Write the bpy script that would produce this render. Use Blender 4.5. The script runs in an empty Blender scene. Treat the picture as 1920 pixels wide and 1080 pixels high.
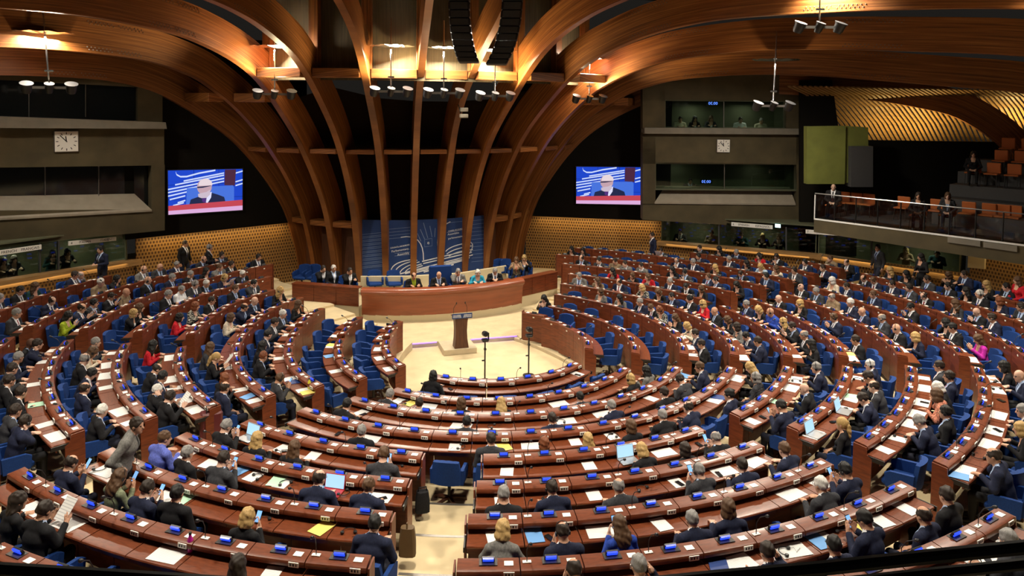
import bpy, math, random
import numpy as np
from mathutils import Vector, Matrix
random.seed(7)
sc = bpy.context.scene
COL = sc.collection
rad, deg = math.radians, math.degrees

# ------------------------------------------------------------------ camera
# the hall's own frame: origin at the centre of the hemicycle, +Y towards the
# president's desk, metres; the camera stands on the rear balcony
CAM = Vector((-4.998, -18.523, 7.205))
FPX, PPY = 1371.77, 262.70
RGT = Vector((0.95695, -0.29013, 0.00920)).normalized()
FWD = Vector((0.28987, 0.95571, -0.05078)).normalized()
UPV = RGT.cross(FWD).normalized(); RGT = FWD.cross(UPV).normalized()
cd = bpy.data.cameras.new('camera'); cam = bpy.data.objects.new('camera', cd); COL.objects.link(cam)
cd.sensor_width = 36.0; cd.sensor_fit = 'HORIZONTAL'
cd.lens = FPX / 1920 * 36.0; cd.shift_y = (PPY - 540) / 1920; cd.clip_start = 0.1; cd.clip_end = 200
cam.matrix_world = Matrix(((RGT.x, UPV.x, -FWD.x, CAM.x), (RGT.y, UPV.y, -FWD.y, CAM.y), (RGT.z, UPV.z, -FWD.z, CAM.z), (0, 0, 0, 1)))
sc.camera = cam

# ------------------------------------------------------------------ world, exposure
wd = bpy.data.worlds.new('world'); sc.world = wd; wd.use_nodes = True
wd.node_tree.nodes['Background'].inputs[0].default_value = (1.0, 0.9, 0.78, 1)
wd.node_tree.nodes['Background'].inputs[1].default_value = 0.012
sc.view_settings.view_transform = 'Standard'; sc.view_settings.look = 'None'
sc.view_settings.gamma = 1.0; sc.view_settings.use_curve_mapping = False
sc.view_settings.exposure = 0.0

# hall lighting: the eight hanging lamp clusters in view carry their own lights (see lamp_cluster);
def area(name, loc, aim, size, power, col, shape='DISK', sy=None, spread=None):
    l = bpy.data.lights.new(name, 'AREA'); l.energy = power; l.color = col; l.shape = shape; l.size = size
    if sy: l.size_y = sy
    if spread: l.spread = spread
    o = bpy.data.objects.new(name, l); COL.objects.link(o); o.location = loc
    d = Vector(aim) - Vector(loc); o.rotation_euler = d.to_track_quat('-Z', 'Y').to_euler()
    return o
def spot(name, loc, aim, power, col, angle=60, blend=.6, r=.1):
    l = bpy.data.lights.new(name, 'SPOT'); l.energy = power; l.color = col
    l.spot_size = rad(angle); l.spot_blend = blend; l.shadow_soft_size = r
    o = bpy.data.objects.new(name, l); COL.objects.link(o); o.location = loc
    d = Vector(aim) - Vector(loc); o.rotation_euler = d.to_track_quat('-Z', 'Y').to_euler()
    return o

# ------------------------------------------------------------------ helpers
def ray(px, py):
    return RGT * ((px - 960) / FPX) - UPV * ((py - PPY) / FPX) + FWD
def at_z(px, py, z):
    d = ray(px, py); return CAM + d * ((z - CAM.z) / d.z)
def at_plane(px, py, a, b):
    """point of the vertical plane through plan points a, b that this picture point shows"""
    n = Vector((-(b[1] - a[1]), b[0] - a[0], 0)); o = Vector((a[0], a[1], 0)); d = ray(px, py)
    return CAM + d * ((o - CAM).dot(n) / d.dot(n))
def at_depth(px, py, dep):
    return CAM + ray(px, py) * dep
def pol(r, a, z=0.0):
    return Vector((r * math.sin(a), -r * math.cos(a), z))

MATS = {}
def nodes_of(m): return m.node_tree.nodes, m.node_tree.links
def mat(name, col, rough=.5, metal=0., emit=None, es=1., spec=.5, coat=0., noise=None, bump=0., alpha=None):
    """principled material; noise=(scale, amount, stretch xyz) varies the colour along the object's grain"""
    m = bpy.data.materials.new(name); m.use_nodes = True; MATS[name] = m
    N, L = nodes_of(m); b = N['Principled BSDF']
    b.inputs['Base Color'].default_value = (*col, 1); b.inputs['Roughness'].default_value = rough
    b.inputs['Metallic'].default_value = metal; b.inputs['Specular IOR Level'].default_value = spec
    if coat: b.inputs['Coat Weight'].default_value = coat; b.inputs['Coat Roughness'].default_value = .15
    if emit: b.inputs['Emission Color'].default_value = (*emit, 1); b.inputs['Emission Strength'].default_value = es
    if alpha is not None: b.inputs['Alpha'].default_value = alpha
    if noise:
        tc = N.new('ShaderNodeTexCoord'); mp = N.new('ShaderNodeMapping'); nz = N.new('ShaderNodeTexNoise')
        mp.inputs['Scale'].default_value = noise[2]; nz.inputs['Scale'].default_value = noise[0]; nz.inputs['Detail'].default_value = 5
        rp = N.new('ShaderNodeValToRGB'); a = noise[1]
        rp.color_ramp.elements[0].position = .3; rp.color_ramp.elements[1].position = .7
        rp.color_ramp.elements[0].color = (*[c * (1 - a) for c in col], 1); rp.color_ramp.elements[1].color = (*[min(1, c * (1 + a)) for c in col], 1)
        L.new(tc.outputs[noise[3] if len(noise) > 3 else 'Object'], mp.inputs[0]); L.new(mp.outputs[0], nz.inputs['Vector']); L.new(nz.outputs[0], rp.inputs[0]); L.new(rp.outputs[0], b.inputs['Base Color'])
        if bump:
            bp = N.new('ShaderNodeBump'); bp.inputs['Strength'].default_value = bump; bp.inputs['Distance'].default_value = .01
            L.new(nz.outputs[0], bp.inputs['Height']); L.new(bp.outputs[0], b.inputs['Normal'])
    return m

class MB:
    """collects shapes; build() links them as one mesh object"""
    def __init__(s): s.v = []; s.f = []; s.m = []; s.uv = {}
    def add(s, vs, fs, m=0):
        o = len(s.v); s.v += [tuple(v) for v in vs]
        for f in fs: s.f.append(tuple(o + i for i in f)); s.m.append(m)
        return o
    def box(s, c, size, rot=None, m=0, bev=0.):
        x, y, z = [q / 2 for q in size]; c = Vector(c)
        if bev <= 0:
            P = [(-x, -y, -z), (x, -y, -z), (x, y, -z), (-x, y, -z), (-x, -y, z), (x, -y, z), (x, y, z), (-x, y, z)]
            F = [(0, 3, 2, 1), (4, 5, 6, 7), (0, 1, 5, 4), (1, 2, 6, 5), (2, 3, 7, 6), (3, 0, 4, 7)]
        else:
            b = min(bev, x * .9, y * .9, z * .9); P = []; idx = {}
            for sx in (-1, 1):
                for sy in (-1, 1):
                    for sz in (-1, 1):
                        for ax in range(3):
                            p = [sx * (x - b), sy * (y - b), sz * (z - b)]
                            p[ax] = (sx * x, sy * y, sz * z)[ax]; idx[(sx, sy, sz, ax)] = len(P); P.append(tuple(p))
            F = []
            def q(*k):
                F.append(tuple(idx[i] for i in k))
            for sg in (-1, 1):
                for ax in range(3):
                    a, b2 = (ax + 1) % 3, (ax + 2) % 3
                    def key(u, w):
                        k = [0, 0, 0]; k[ax] = sg; k[a] = u; k[b2] = w; return (*k, ax)
                    ring = [key(-1, -1), key(1, -1), key(1, 1), key(-1, 1)]
                    q(*(ring if sg > 0 else ring[::-1]))
            for ax in range(3):
                a, b2 = (ax + 1) % 3, (ax + 2) % 3
                for u in (-1, 1):
                    for w in (-1, 1):
                        k0 = [0] * 3; k1 = [0] * 3; k0[ax] = -1; k1[ax] = 1; k0[a] = k1[a] = u; k0[b2] = k1[b2] = w
                        fc = [(*k0, a), (*k1, a), (*k1, b2), (*k0, b2)]
                        q(*(fc if u * w > 0 else fc[::-1]))
            for sx in (-1, 1):
                for sy in (-1, 1):
                    for sz in (-1, 1):
                        t = [(sx, sy, sz, 0), (sx, sy, sz, 1), (sx, sy, sz, 2)]; q(*(t if sx * sy * sz > 0 else t[::-1]))
        if rot is not None: P = [rot @ Vector(p) for p in P]
        s.add([Vector(p) + c for p in P], F, m)
    def sweep(s, prof, angs, R, m=0, dy=0.):
        """closed profile [(d, z)] turned about the hall's centre over the azimuths angs; d is outward of radius R"""
        n = len(prof); o = len(s.v)
        for a in angs:
            for d, z in prof: s.v.append(((R + d) * math.sin(a), -(R + d) * math.cos(a) + dy, z))
        for i in range(len(angs) - 1):
            for j in range(n):
                k = (j + 1) % n; s.f.append((o + i * n + j, o + (i + 1) * n + j, o + (i + 1) * n + k, o + i * n + k)); s.m.append(m)
        s.f.append(tuple(o + j for j in range(n))); s.m.append(m)
        e = o + (len(angs) - 1) * n; s.f.append(tuple(e + j for j in reversed(range(n)))); s.m.append(m)
    def tube(s, pts, r, n=8, m=0, caps=True):
        pts = [Vector(p) for p in pts]; rs = r if isinstance(r, (list, tuple)) else [r] * len(pts); o = len(s.v); ref = None
        for i, p in enumerate(pts):
            t = (pts[min(i + 1, len(pts) - 1)] - pts[max(i - 1, 0)]).normalized()
            if ref is None: ref = Vector((0, 0, 1)) if abs(t.z) < .9 else Vector((1, 0, 0))
            u = t.cross(ref).normalized(); w = u.cross(t); ref = w
            for j in range(n):
                a = 2 * math.pi * j / n; s.v.append(tuple(p + (u * math.cos(a) + w * math.sin(a)) * rs[i]))
        for i in range(len(pts) - 1):
            for j in range(n):
                k = (j + 1) % n; s.f.append((o + i * n + j, o + i * n + k, o + (i + 1) * n + k, o + (i + 1) * n + j)); s.m.append(m)
        if caps:
            s.f.append(tuple(o + j for j in reversed(range(n)))); s.m.append(m); e = o + (len(pts) - 1) * n
            s.f.append(tuple(e + j for j in range(n))); s.m.append(m)
    def lathe(s, prof, c=(0, 0, 0), n=16, m=0, rot=None):
        """profile [(radius, z)] turned about z through c"""
        c = Vector(c); P = []
        for r, z in prof:
            for j in range(n):
                a = 2 * math.pi * j / n; p = Vector((r * math.cos(a), r * math.sin(a), z)); P.append((rot @ p if rot else p) + c)
        F = []
        for i in range(len(prof) - 1):
            for j in range(n):
                k = (j + 1) % n; F.append((i * n + j, i * n + k, (i + 1) * n + k, (i + 1) * n + j))
        F.append(tuple(reversed(range(n)))); F.append(tuple((len(prof) - 1) * n + j for j in range(n)))
        s.add(P, F, m)
    def slab(s, poly, th, m=0):
        """flat polygon of 3-D points given thickness along th (a vector)"""
        n = len(poly); th = Vector(th); A = [Vector(p) for p in poly]; B = [p + th for p in A]
        s.add(A + B, [tuple(reversed(range(n))), tuple(range(n, 2 * n))] + [(i, (i + 1) % n, n + (i + 1) % n, n + i) for i in range(n)], m)
    def mesh(s, name, mats, smooth=False):
        me = bpy.data.meshes.new(name); me.from_pydata(s.v, [], s.f)
        for mm in (mats if isinstance(mats, (list, tuple)) else [mats]): me.materials.append(MATS[mm] if isinstance(mm, str) else mm)
        if any(s.m): me.polygons.foreach_set('material_index', s.m)
        if smooth:
            me.polygons.foreach_set('use_smooth', [True] * len(me.polygons))
            if smooth != 'all': me.set_sharp_from_angle(angle=rad(35))
        me.update(); return me
    def build(s, name, mats, parent=None, smooth=False, loc=(0, 0, 0), rz=0.):
        return place(name, s.mesh(name, mats, smooth), parent, loc, rz)
def place(name, me, parent=None, loc=(0, 0, 0), rz=0.):
    o = bpy.data.objects.new(name, me); COL.objects.link(o); o.location = loc
    if rz: o.rotation_euler = (0, 0, rz)
    if parent is not None: o.parent = parent
    return o
def empty(name, loc=(0, 0, 0), rz=0.):
    o = bpy.data.objects.new(name, None); COL.objects.link(o); o.location = loc; o.rotation_euler = (0, 0, rz); o.empty_display_size = .2
    return o
def tag(o, label, cat, group=None):
    o['label'] = label; o['category'] = cat
    if group: o['group'] = group
    return o
def struct(o, kind='structure'): o['kind'] = kind; return o
ORD = ['first', 'second', 'third', 'fourth', 'fifth', 'sixth', 'seventh', 'eighth', 'ninth', 'tenth', 'eleventh', 'twelfth', 'thirteenth', 'fourteenth', 'fifteenth', 'sixteenth', 'seventeenth', 'eighteenth']

# ------------------------------------------------------------------ materials
mat('mahogany', (.150, .034, .011), .40, spec=.4, noise=(3., .35, (1, 1, 9)), coat=.05)
mat('mahogany_top', (.150, .036, .012), .38, spec=.4, noise=(4., .28, (2.5, 12, 2.5)), coat=.08)
mat('dark_edge', (.012, .010, .009), .45)
mat('black_plastic', (.012, .012, .013), .4)
mat('display_blue', (.01, .02, .2), .3, emit=(.02, .06, 1.0), es=1.6)
mat('white_card', (.82, .80, .74), .7)
mat('socket_white', (.75, .72, .64), .5)
mat('carpet', (.62, .50, .30), .95, noise=(2.2, .10, (1, 1, 1)), bump=.1)
mat('stone', (.55, .46, .31), .7, noise=(6., .08, (1, 1, 1)))
mat('strip_metal', (.20, .18, .16), .4, metal=.6)
mat('chair_blue', (.004, .034, .165), .8, spec=.3, noise=(60., .22, (1, 1, 1)))
mat('base_wood', (.07, .022, .010), .5)
mat('chrome', (.7, .7, .72), .2, metal=1.)
mat('black', (.006, .006, .006), .8)
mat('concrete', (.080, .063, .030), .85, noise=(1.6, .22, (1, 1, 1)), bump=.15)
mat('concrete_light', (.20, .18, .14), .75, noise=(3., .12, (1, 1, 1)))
mat('wall_black', (.010, .009, .007), .9, spec=.1)
mat('ledge_wood', (.30, .17, .065), .4, noise=(2., .2, (1, 1, 8)))
mat('dark_wood', (.085, .030, .012), .5, noise=(3., .3, (8, 8, 1)))
mat('cream_wall', (.62, .52, .33), .75)

def wood_uv(name, c0, c1, c2, rough=.38, vs=22.):
    """laminated timber: thin layers run along u, v crosses the depth of the piece"""
    m = bpy.data.materials.new(name); m.use_nodes = True; MATS[name] = m; N, L = nodes_of(m); b = N['Principled BSDF']
    uv = N.new('ShaderNodeUVMap'); mp = N.new('ShaderNodeMapping'); mp.inputs['Scale'].default_value = (.35, vs, 1)
    nz = N.new('ShaderNodeTexNoise'); nz.inputs['Scale'].default_value = 1.; nz.inputs['Detail'].default_value = 6; nz.inputs['Roughness'].default_value = .65
    rp = N.new('ShaderNodeValToRGB'); e = rp.color_ramp.elements
    e[0].position = .32; e[0].color = (*c0, 1); e[1].position = .68; e[1].color = (*c2, 1); k = e.new(.5); k.color = (*c1, 1)
    L.new(uv.outputs[0], mp.inputs[0]); L.new(mp.outputs[0], nz.inputs['Vector']); L.new(nz.outputs[0], rp.inputs[0]); L.new(rp.outputs[0], b.inputs['Base Color'])
    bp = N.new('ShaderNodeBump'); bp.inputs['Strength'].default_value = .25; bp.inputs['Distance'].default_value = .01
    L.new(nz.outputs[0], bp.inputs['Height']); L.new(bp.outputs[0], b.inputs['Normal'])
    b.inputs['Roughness'].default_value = rough
wood_uv('rib_wood', (.10, .030, .007), (.235, .082, .020), (.40, .16, .043))
# ------------------------------------------------------------------ seating plan
# concentric rows k = 0..9; blocks between the radial aisles; a seat = (block, row, index from the left as seen from the podium's opposite side)
RK = [2.638 + 1.2 * k for k in range(11)]
ZK = [0, .053, .24, .404, .58, .762, .948, 1.108, 1.273, 1.43, 1.58]
SEATW = .70
FAR_L = [-135, -127, -125, -131, -132, -139, -145, -141, -122, -104, -100]
FAR_R = [145, 136, 139, 141, 142, 146, 149, 146, 124, 106, 100]
AISLE = {-3: (-94.0, .50), -2: (-54.8, .52), -1: (-19.45, .50), 1: (19.5, .50), 2: (52.4, .55), 3: (97.5, .45)}
def edge(a, k, side):
    c, h = AISLE[a]; return c + side * math.degrees(h / RK[k])
BLOCKS = []   # (block key, row, az0, az1) degrees
for k in range(11):
    if k < 4:
        BLOCKS += [('front_left', k, FAR_L[k], edge(-2, k, -1)), ('front_centre', k, edge(-2, k, 1), edge(2, k, -1)), ('front_right', k, edge(2, k, 1), FAR_R[k])]
    else:
        BLOCKS += [('far_left', k, FAR_L[k], edge(-3, k, -1)), ('left', k, edge(-3, k, 1), edge(-2, k, -1)), ('near_left', k, edge(-2, k, 1), edge(-1, k, -1)),
                   ('near_centre', k, edge(-1, k, 1), edge(1, k, -1)), ('near_right', k, edge(1, k, 1), edge(2, k, -1)),
                   ('right', k, edge(2, k, 1), edge(3, k, -1)), ('far_right', k, edge(3, k, 1), FAR_R[k])]
BLOCKS = [(b, k, a0, 79. if k == 10 else a1) for b, k, a0, a1 in BLOCKS if (k < 9 or b == 'right' or (k == 9 and b == 'far_right')) and a1 - a0 > 2]
def drift(k, az):
    a = max(0., (abs(az) - 105) / 40); return (.55, .25, .05, 0)[k] * a * a if k < 4 else 0.
def seats_of(k, a0, a1):
    n = max(1, int(round(math.radians(a1 - a0) * RK[k] / SEATW))); w = (a1 - a0) / n
    return [a0 + (i + .5) * w for i in range(n)], w

# the rake of the rows flattens towards the president's desk
Z_AZ = [-180, -145, -130, -118, -100, -75, 45, 62, 72, 84, 92, 100, 110, 120, 145, 180]
Z_B = [.43, .43, .43, .49, .75, 1, 1, .76, .67, .58, .545, .53, .46, .43, .42, .42]
Z_A = [.28, .28, .30, .33, .10, 0, 0, 0, 0, 0, 0, 0, 0, 0, 0, 0]
def zrow(k, az):
    return float(np.interp(az, Z_AZ, Z_A)) * min(1, (k + 2) / 4) + float(np.interp(az, Z_AZ, Z_B)) * ZK[k]
def zfl(k, az):   # floor level under the row
    return zrow(k, az) - (.04 if k == 0 else .10)
# ------------------------------------------------------------------ more helpers
def text_mesh(body, size=1.0, mirror=False):
    cu = bpy.data.curves.new('t', 'FONT'); cu.body = body; cu.size = size; cu.align_x = 'CENTER'; cu.align_y = 'CENTER'; cu.extrude = .002; cu.resolution_u = 2
    o = bpy.data.objects.new('t', cu); COL.objects.link(o)
    me = bpy.data.meshes.new_from_object(o.evaluated_get(bpy.context.evaluated_depsgraph_get()))
    bpy.data.objects.remove(o); bpy.data.curves.remove(cu)
    if mirror: me.transform(Matrix.Diagonal((-1, 1, 1, 1))); me.flip_normals()
    return me
def lettering(name, body, size, mname, loc, xdir, parent, mirror=False, updir=(0, 0, 1)):
    me = text_mesh(body, size, mirror); me.materials.clear(); me.materials.append(MATS[mname])
    x = Vector(xdir).normalized(); u = Vector(updir); n = x.cross(u).normalized(); u = n.cross(x).normalized()
    me.transform(Matrix(((x.x, u.x, n.x, loc[0]), (x.y, u.y, n.y, loc[1]), (x.z, u.z, n.z, loc[2]), (0, 0, 0, 1))))
    if parent is not None: me.transform(Matrix.Translation(-parent.location))
    return place(name, me, parent)
def pnorm(a, b):
    """unit normal of the vertical plane through a, b that looks at the camera"""
    n = Vector((-(b[1] - a[1]), b[0] - a[0], 0)).normalized()
    return n if n.dot(CAM - Vector((a[0], a[1], 0))) > 0 else -n
def pslab(mb, pl, pts, front, back, m=0):
    """slab on a vertical plane: outline seen at pts (picture points), from `front` metres before it to `back` behind it"""
    n = pnorm(*pl); P = [at_plane(x, y, *pl) for x, y in pts]
    # consistent winding: counter-clockwise as seen from the camera
    s = sum(pts[i][0] * pts[(i + 1) % len(pts)][1] - pts[(i + 1) % len(pts)][0] * pts[i][1] for i in range(len(pts)))
    if s > 0: P = P[::-1]
    mb.slab([p - n * back for p in P], n * (front + back), m)
def add_uv(me, fn):
    uv = me.uv_layers.new(name='UVMap'); co = np.empty(len(me.vertices) * 3); me.vertices.foreach_get('co', co); co = co.reshape(-1, 3)
    vi = np.empty(len(me.loops), dtype=np.int64); me.loops.foreach_get('vertex_index', vi)
    uv.data.foreach_set('uv', fn(co)[vi].astype(np.float32).ravel())

# lattice wall: gold timber screen with dark upright slots, coordinates in metres along the wall
def lattice_mat():
    m = bpy.data.materials.new('lattice'); m.use_nodes = True; MATS['lattice'] = m; N, L = nodes_of(m); b = N['Principled BSDF']
    uv = N.new('ShaderNodeUVMap'); br = N.new('ShaderNodeTexBrick'); br.offset = .5
    br.inputs['Scale'].default_value = 1.; br.inputs['Brick Width'].default_value = .105; br.inputs['Row Height'].default_value = .125
    br.inputs['Mortar Size'].default_value = .026; br.inputs['Mortar Smooth'].default_value = .25
    br.inputs['Color1'].default_value = (.055, .022, .006, 1); br.inputs['Color2'].default_value = (.09, .036, .010, 1); br.inputs['Mortar'].default_value = (.34, .19, .055, 1)
    L.new(uv.outputs[0], br.inputs['Vector']); L.new(br.outputs['Color'], b.inputs['Base Color'])
    bp = N.new('ShaderNodeBump'); bp.inputs['Strength'].default_value = .6; bp.inputs['Distance'].default_value = .03
    L.new(br.outputs['Fac'], bp.inputs['Height']); L.new(bp.outputs[0], b.inputs['Normal']); b.inputs['Roughness'].default_value = .5
lattice_mat()
mat('led_purple', (.3, .2, .8), .4, emit=(.25, .13, 1.), es=3.)
mat('glass_dark', (.01, .012, .012), .06, spec=.6)
mat('panel_blue', (.012, .045, .17), .55)
mat('panel_white', (.75, .77, .80), .6)
mat('panel_line', (.20, .27, .42), .6)
mat('olive', (.14, .155, .028), .8, noise=(2., .15, (1, 1, 1)))
mat('orange_seat', (.50, .135, .03), .55)
mat('rail_black', (.012, .012, .012), .35)
mat('strip_white', (.85, .85, .82), .5)
mat('sign_white', (.85, .83, .78), .6)
mat('ink', (.01, .01, .01), .6)
mat('steel', (.45, .45, .44), .3, metal=.9)
mat('speaker_black', (.010, .010, .011), .55)
mat('booth_wall', (.10, .105, .06), .8)
mat('grey_panel', (.05, .05, .052), .6)
def glass(name, tint=(.75, .85, .8)):
    """window pane: mostly clear, with a mirror sheen"""
    m = bpy.data.materials.new(name); m.use_nodes = True; MATS[name] = m; N, L = nodes_of(m); out = N['Material Output']; N.remove(N['Principled BSDF'])
    t = N.new('ShaderNodeBsdfTransparent'); g = N.new('ShaderNodeBsdfGlossy'); mx = N.new('ShaderNodeMixShader'); fr = N.new('ShaderNodeFresnel'); fr.inputs[0].default_value = 1.45
    t.inputs[0].default_value = (*tint, 1); g.inputs['Roughness'].default_value = .03
    L.new(fr.outputs[0], mx.inputs[0]); L.new(t.outputs[0], mx.inputs[1]); L.new(g.outputs[0], mx.inputs[2]); L.new(mx.outputs[0], out.inputs[0])
glass('window_glass', (.62, .70, .64)); glass('clear_glass', (.9, .93, .92))

# ------------------------------------------------------------------ floor: arena, terraces, platform
mb = MB(); AZ = [rad(a) for a in range(-150, 151, 3)]
for k in range(11):
    o = len(mb.v)
    for a in AZ:
        r0, r1 = RK[k] - .18 + (drift(0, deg(a)) if k == 0 else 0), (RK[k + 1] - .18 if k < 10 else 18.5); z = zfl(k, deg(a)); zb = zfl(k - 1, deg(a)) if k else -.13; mb.v += [tuple(pol(r0, a, zb)), tuple(pol(r0, a, z)), tuple(pol(r1, a, z))]
    for i in range(len(AZ) - 1):
        b = o + 3 * i; mb.f += [(b, b + 3, b + 4, b + 1), (b + 1, b + 4, b + 5, b + 2)]; mb.m += [1 if k == 0 else 0, 0]
# arena (sunk one step) and the platform in front of the president's desk
ra = RK[0] - .18
arc = [pol(ra + drift(0, a), rad(a), -.13) for a in range(-146, 147, 4)] + [Vector((1.72, 2.82, -.13)), Vector((-2.1, 2.95, -.13))]
mb.add(arc, [tuple(range(len(arc)))], 0)
q = [Vector((-2.1, 2.95, 0)), Vector((1.72, 2.82, 0))]; e0 = pol(ra + drift(0, 146), rad(146), 0); e1 = pol(ra + drift(0, -146), rad(-146), 0); dz = Vector((0, 0, .13))
mb.add([q[0], q[1], q[1] - dz, q[0] - dz], [(3, 2, 1, 0)], 1)
mb.add([q[1], e0, e0 - dz, q[1] - dz], [(0, 1, 2, 3)], 1); mb.add([q[0], e1, e1 - dz, q[0] - dz], [(3, 2, 1, 0)], 1)
mb.add([Vector((-9, 13, -.002)), Vector((-4.2, 4.6, -.002)), e1 + Vector((-.6, .5, -.002)), e1, q[0], q[1], e0, e0 + Vector((.6, .5, -.002)), Vector((4.2, 4.6, -.002)), Vector((9, 13, -.002))], [tuple(range(10))], 0)
fl = struct(mb.build('floor', ['carpet', 'stone']))
st = MB(); st.box((-.29, 2.4, -.05), (.98, .86, .16), bev=.01); struct(st.build('floor_podium_step', 'stone'))
# nosing strips on the steps of the aisles (each its own strip)
nn = 0
for ai, (c, h) in AISLE.items():
    for k in range(4 if abs(ai) != 2 else 1, 9):
        s = MB(); w = h / RK[k] * .92
        zn = zfl(k, c); s.sweep([(-.205, zn - .03), (-.205, zn + .004), (-.15, zn + .004), (-.15, zn - .03)], [rad(c) + w * t for t in (-1, -.5, 0, .5, 1)], RK[k])
        nn += 1; struct(s.build('trim_%d' % nn, 'strip_metal'))
for a, b in (((-2.05, 2.945), (-.82, 2.90)), ((.24, 2.865), (1.68, 2.82))):
    s = MB(); a = Vector((*a, -.012)); b = Vector((*b, -.012)); d = (b - a); s.box((a + b) / 2 - Vector((0, .012, 0)), (d.length, .03, .02), Matrix.Rotation(math.atan2(d.y, d.x), 3, 'Z'))
    nn += 1; struct(s.build('trim_%d' % nn, 'led_purple'))

# ------------------------------------------------------------------ timber ribs
PC = Vector((0, 14.5, 0))
FOOT = [(5.40, -.15), (5.45, .5), (5.56, 1.3)]
UPPER = {5.5: [(5.70, 2.0), (5.86, 2.75), (6.05, 3.45), (6.45, 4.6), (6.90, 5.65), (7.15, 6.2), (7.5, 6.75), (8.1, 7.45), (8.8, 8.05), (9.5, 8.58), (10.4, 9.18), (11.3, 9.7), (12.4, 10.35), (14, 11.1), (16.5, 11.8), (20, 12.2), (24, 12.3)],
 16.5: [(5.70, 2.0), (5.86, 2.75), (6.07, 3.45), (6.53, 4.6), (7.12, 5.65), (7.5, 6.17), (8.03, 6.75), (8.8, 7.5), (9.6, 8.25), (10.5, 8.95), (11.6, 9.52), (13, 10.0), (14.5, 10.3), (16.5, 10.6), (19, 10.8), (23, 10.85), (26, 10.7)],
 27.5: [(5.70, 2.0), (5.87, 2.75), (6.10, 3.45), (6.60, 4.6), (7.22, 5.65), (7.6, 6.17), (8.1, 6.73), (8.9, 7.48), (9.7, 8.15), (10.6, 8.72), (11.7, 9.15), (13, 9.53), (14.5, 9.78), (16, 9.88), (18, 9.85), (20.7, 9.75), (23.2, 9.55), (26, 9.1)],
 38.5: [(5.72, 2.0), (5.90, 2.75), (6.17, 3.5), (6.75, 4.6), (7.40, 5.62), (7.83, 6.17), (8.35, 6.72), (9.1, 7.38), (9.8, 7.88), (10.7, 8.32), (11.9, 8.72), (13.2, 8.98), (15.5, 9.15), (17.5, 9.12), (19.7, 9.0), (22.8, 8.75), (25.5, 8.2)],
 49.5: [(5.73, 2.0), (5.94, 2.75), (6.24, 3.5), (6.87, 4.62), (7.57, 5.6), (8.0, 6.13), (8.5, 6.62), (9.1, 7.08), (9.8, 7.5), (10.6, 7.88), (11.9, 8.24), (13.3, 8.40), (15, 8.47), (17, 8.42), (19, 8.25), (21, 8.05), (23.3, 7.8), (25.5, 7.2)],
 60.5: [(5.75, 2.0), (5.98, 2.75), (6.32, 3.5), (7.05, 4.62), (7.75, 5.48), (8.35, 6.05), (9.1, 6.58), (9.9, 7.02), (10.8, 7.42), (11.8, 7.68), (13, 7.80), (15, 7.83), (17, 7.76), (18.6, 7.65), (20, 7.5), (21.2, 7.28), (22.4, 6.95), (23.7, 6.1), (24.4, 5.2)]}
def rib_profile(phi):
    P = [(r, z - .15) for r, z in FOOT + UPPER[abs(phi)]]
    if phi < -30: P = [(r, z + .25 * min(1, max(0, (z - 6.4) / 1.5))) for r, z in P]
    out = []
    for i in range(len(P) - 1):
        p0, p1, p2, p3 = P[max(i - 1, 0)], P[i], P[i + 1], P[min(i + 2, len(P) - 1)]
        for s in range(4):
            t = s / 4; f = lambda a, b, c, d: .5 * (2 * b + (c - a) * t + (2 * a - 5 * b + 4 * c - d) * t * t + (3 * b - a - 3 * c + d) * t ** 3)
            out.append((f(p0[0], p1[0], p2[0], p3[0]), f(p0[1], p1[1], p2[1], p3[1])))
    return out + [P[-1]]
def rdir(phi): return Vector((math.sin(rad(phi)), -math.cos(rad(phi)), 0))
PHIS = [-60.5, -49.5, -38.5, -27.5, -16.5, -5.5, 5.5, 16.5, 27.5, 38.5, 49.5, 60.5]
DEPTH = 1.0; HALF = .115
RIBS = {}
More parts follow.
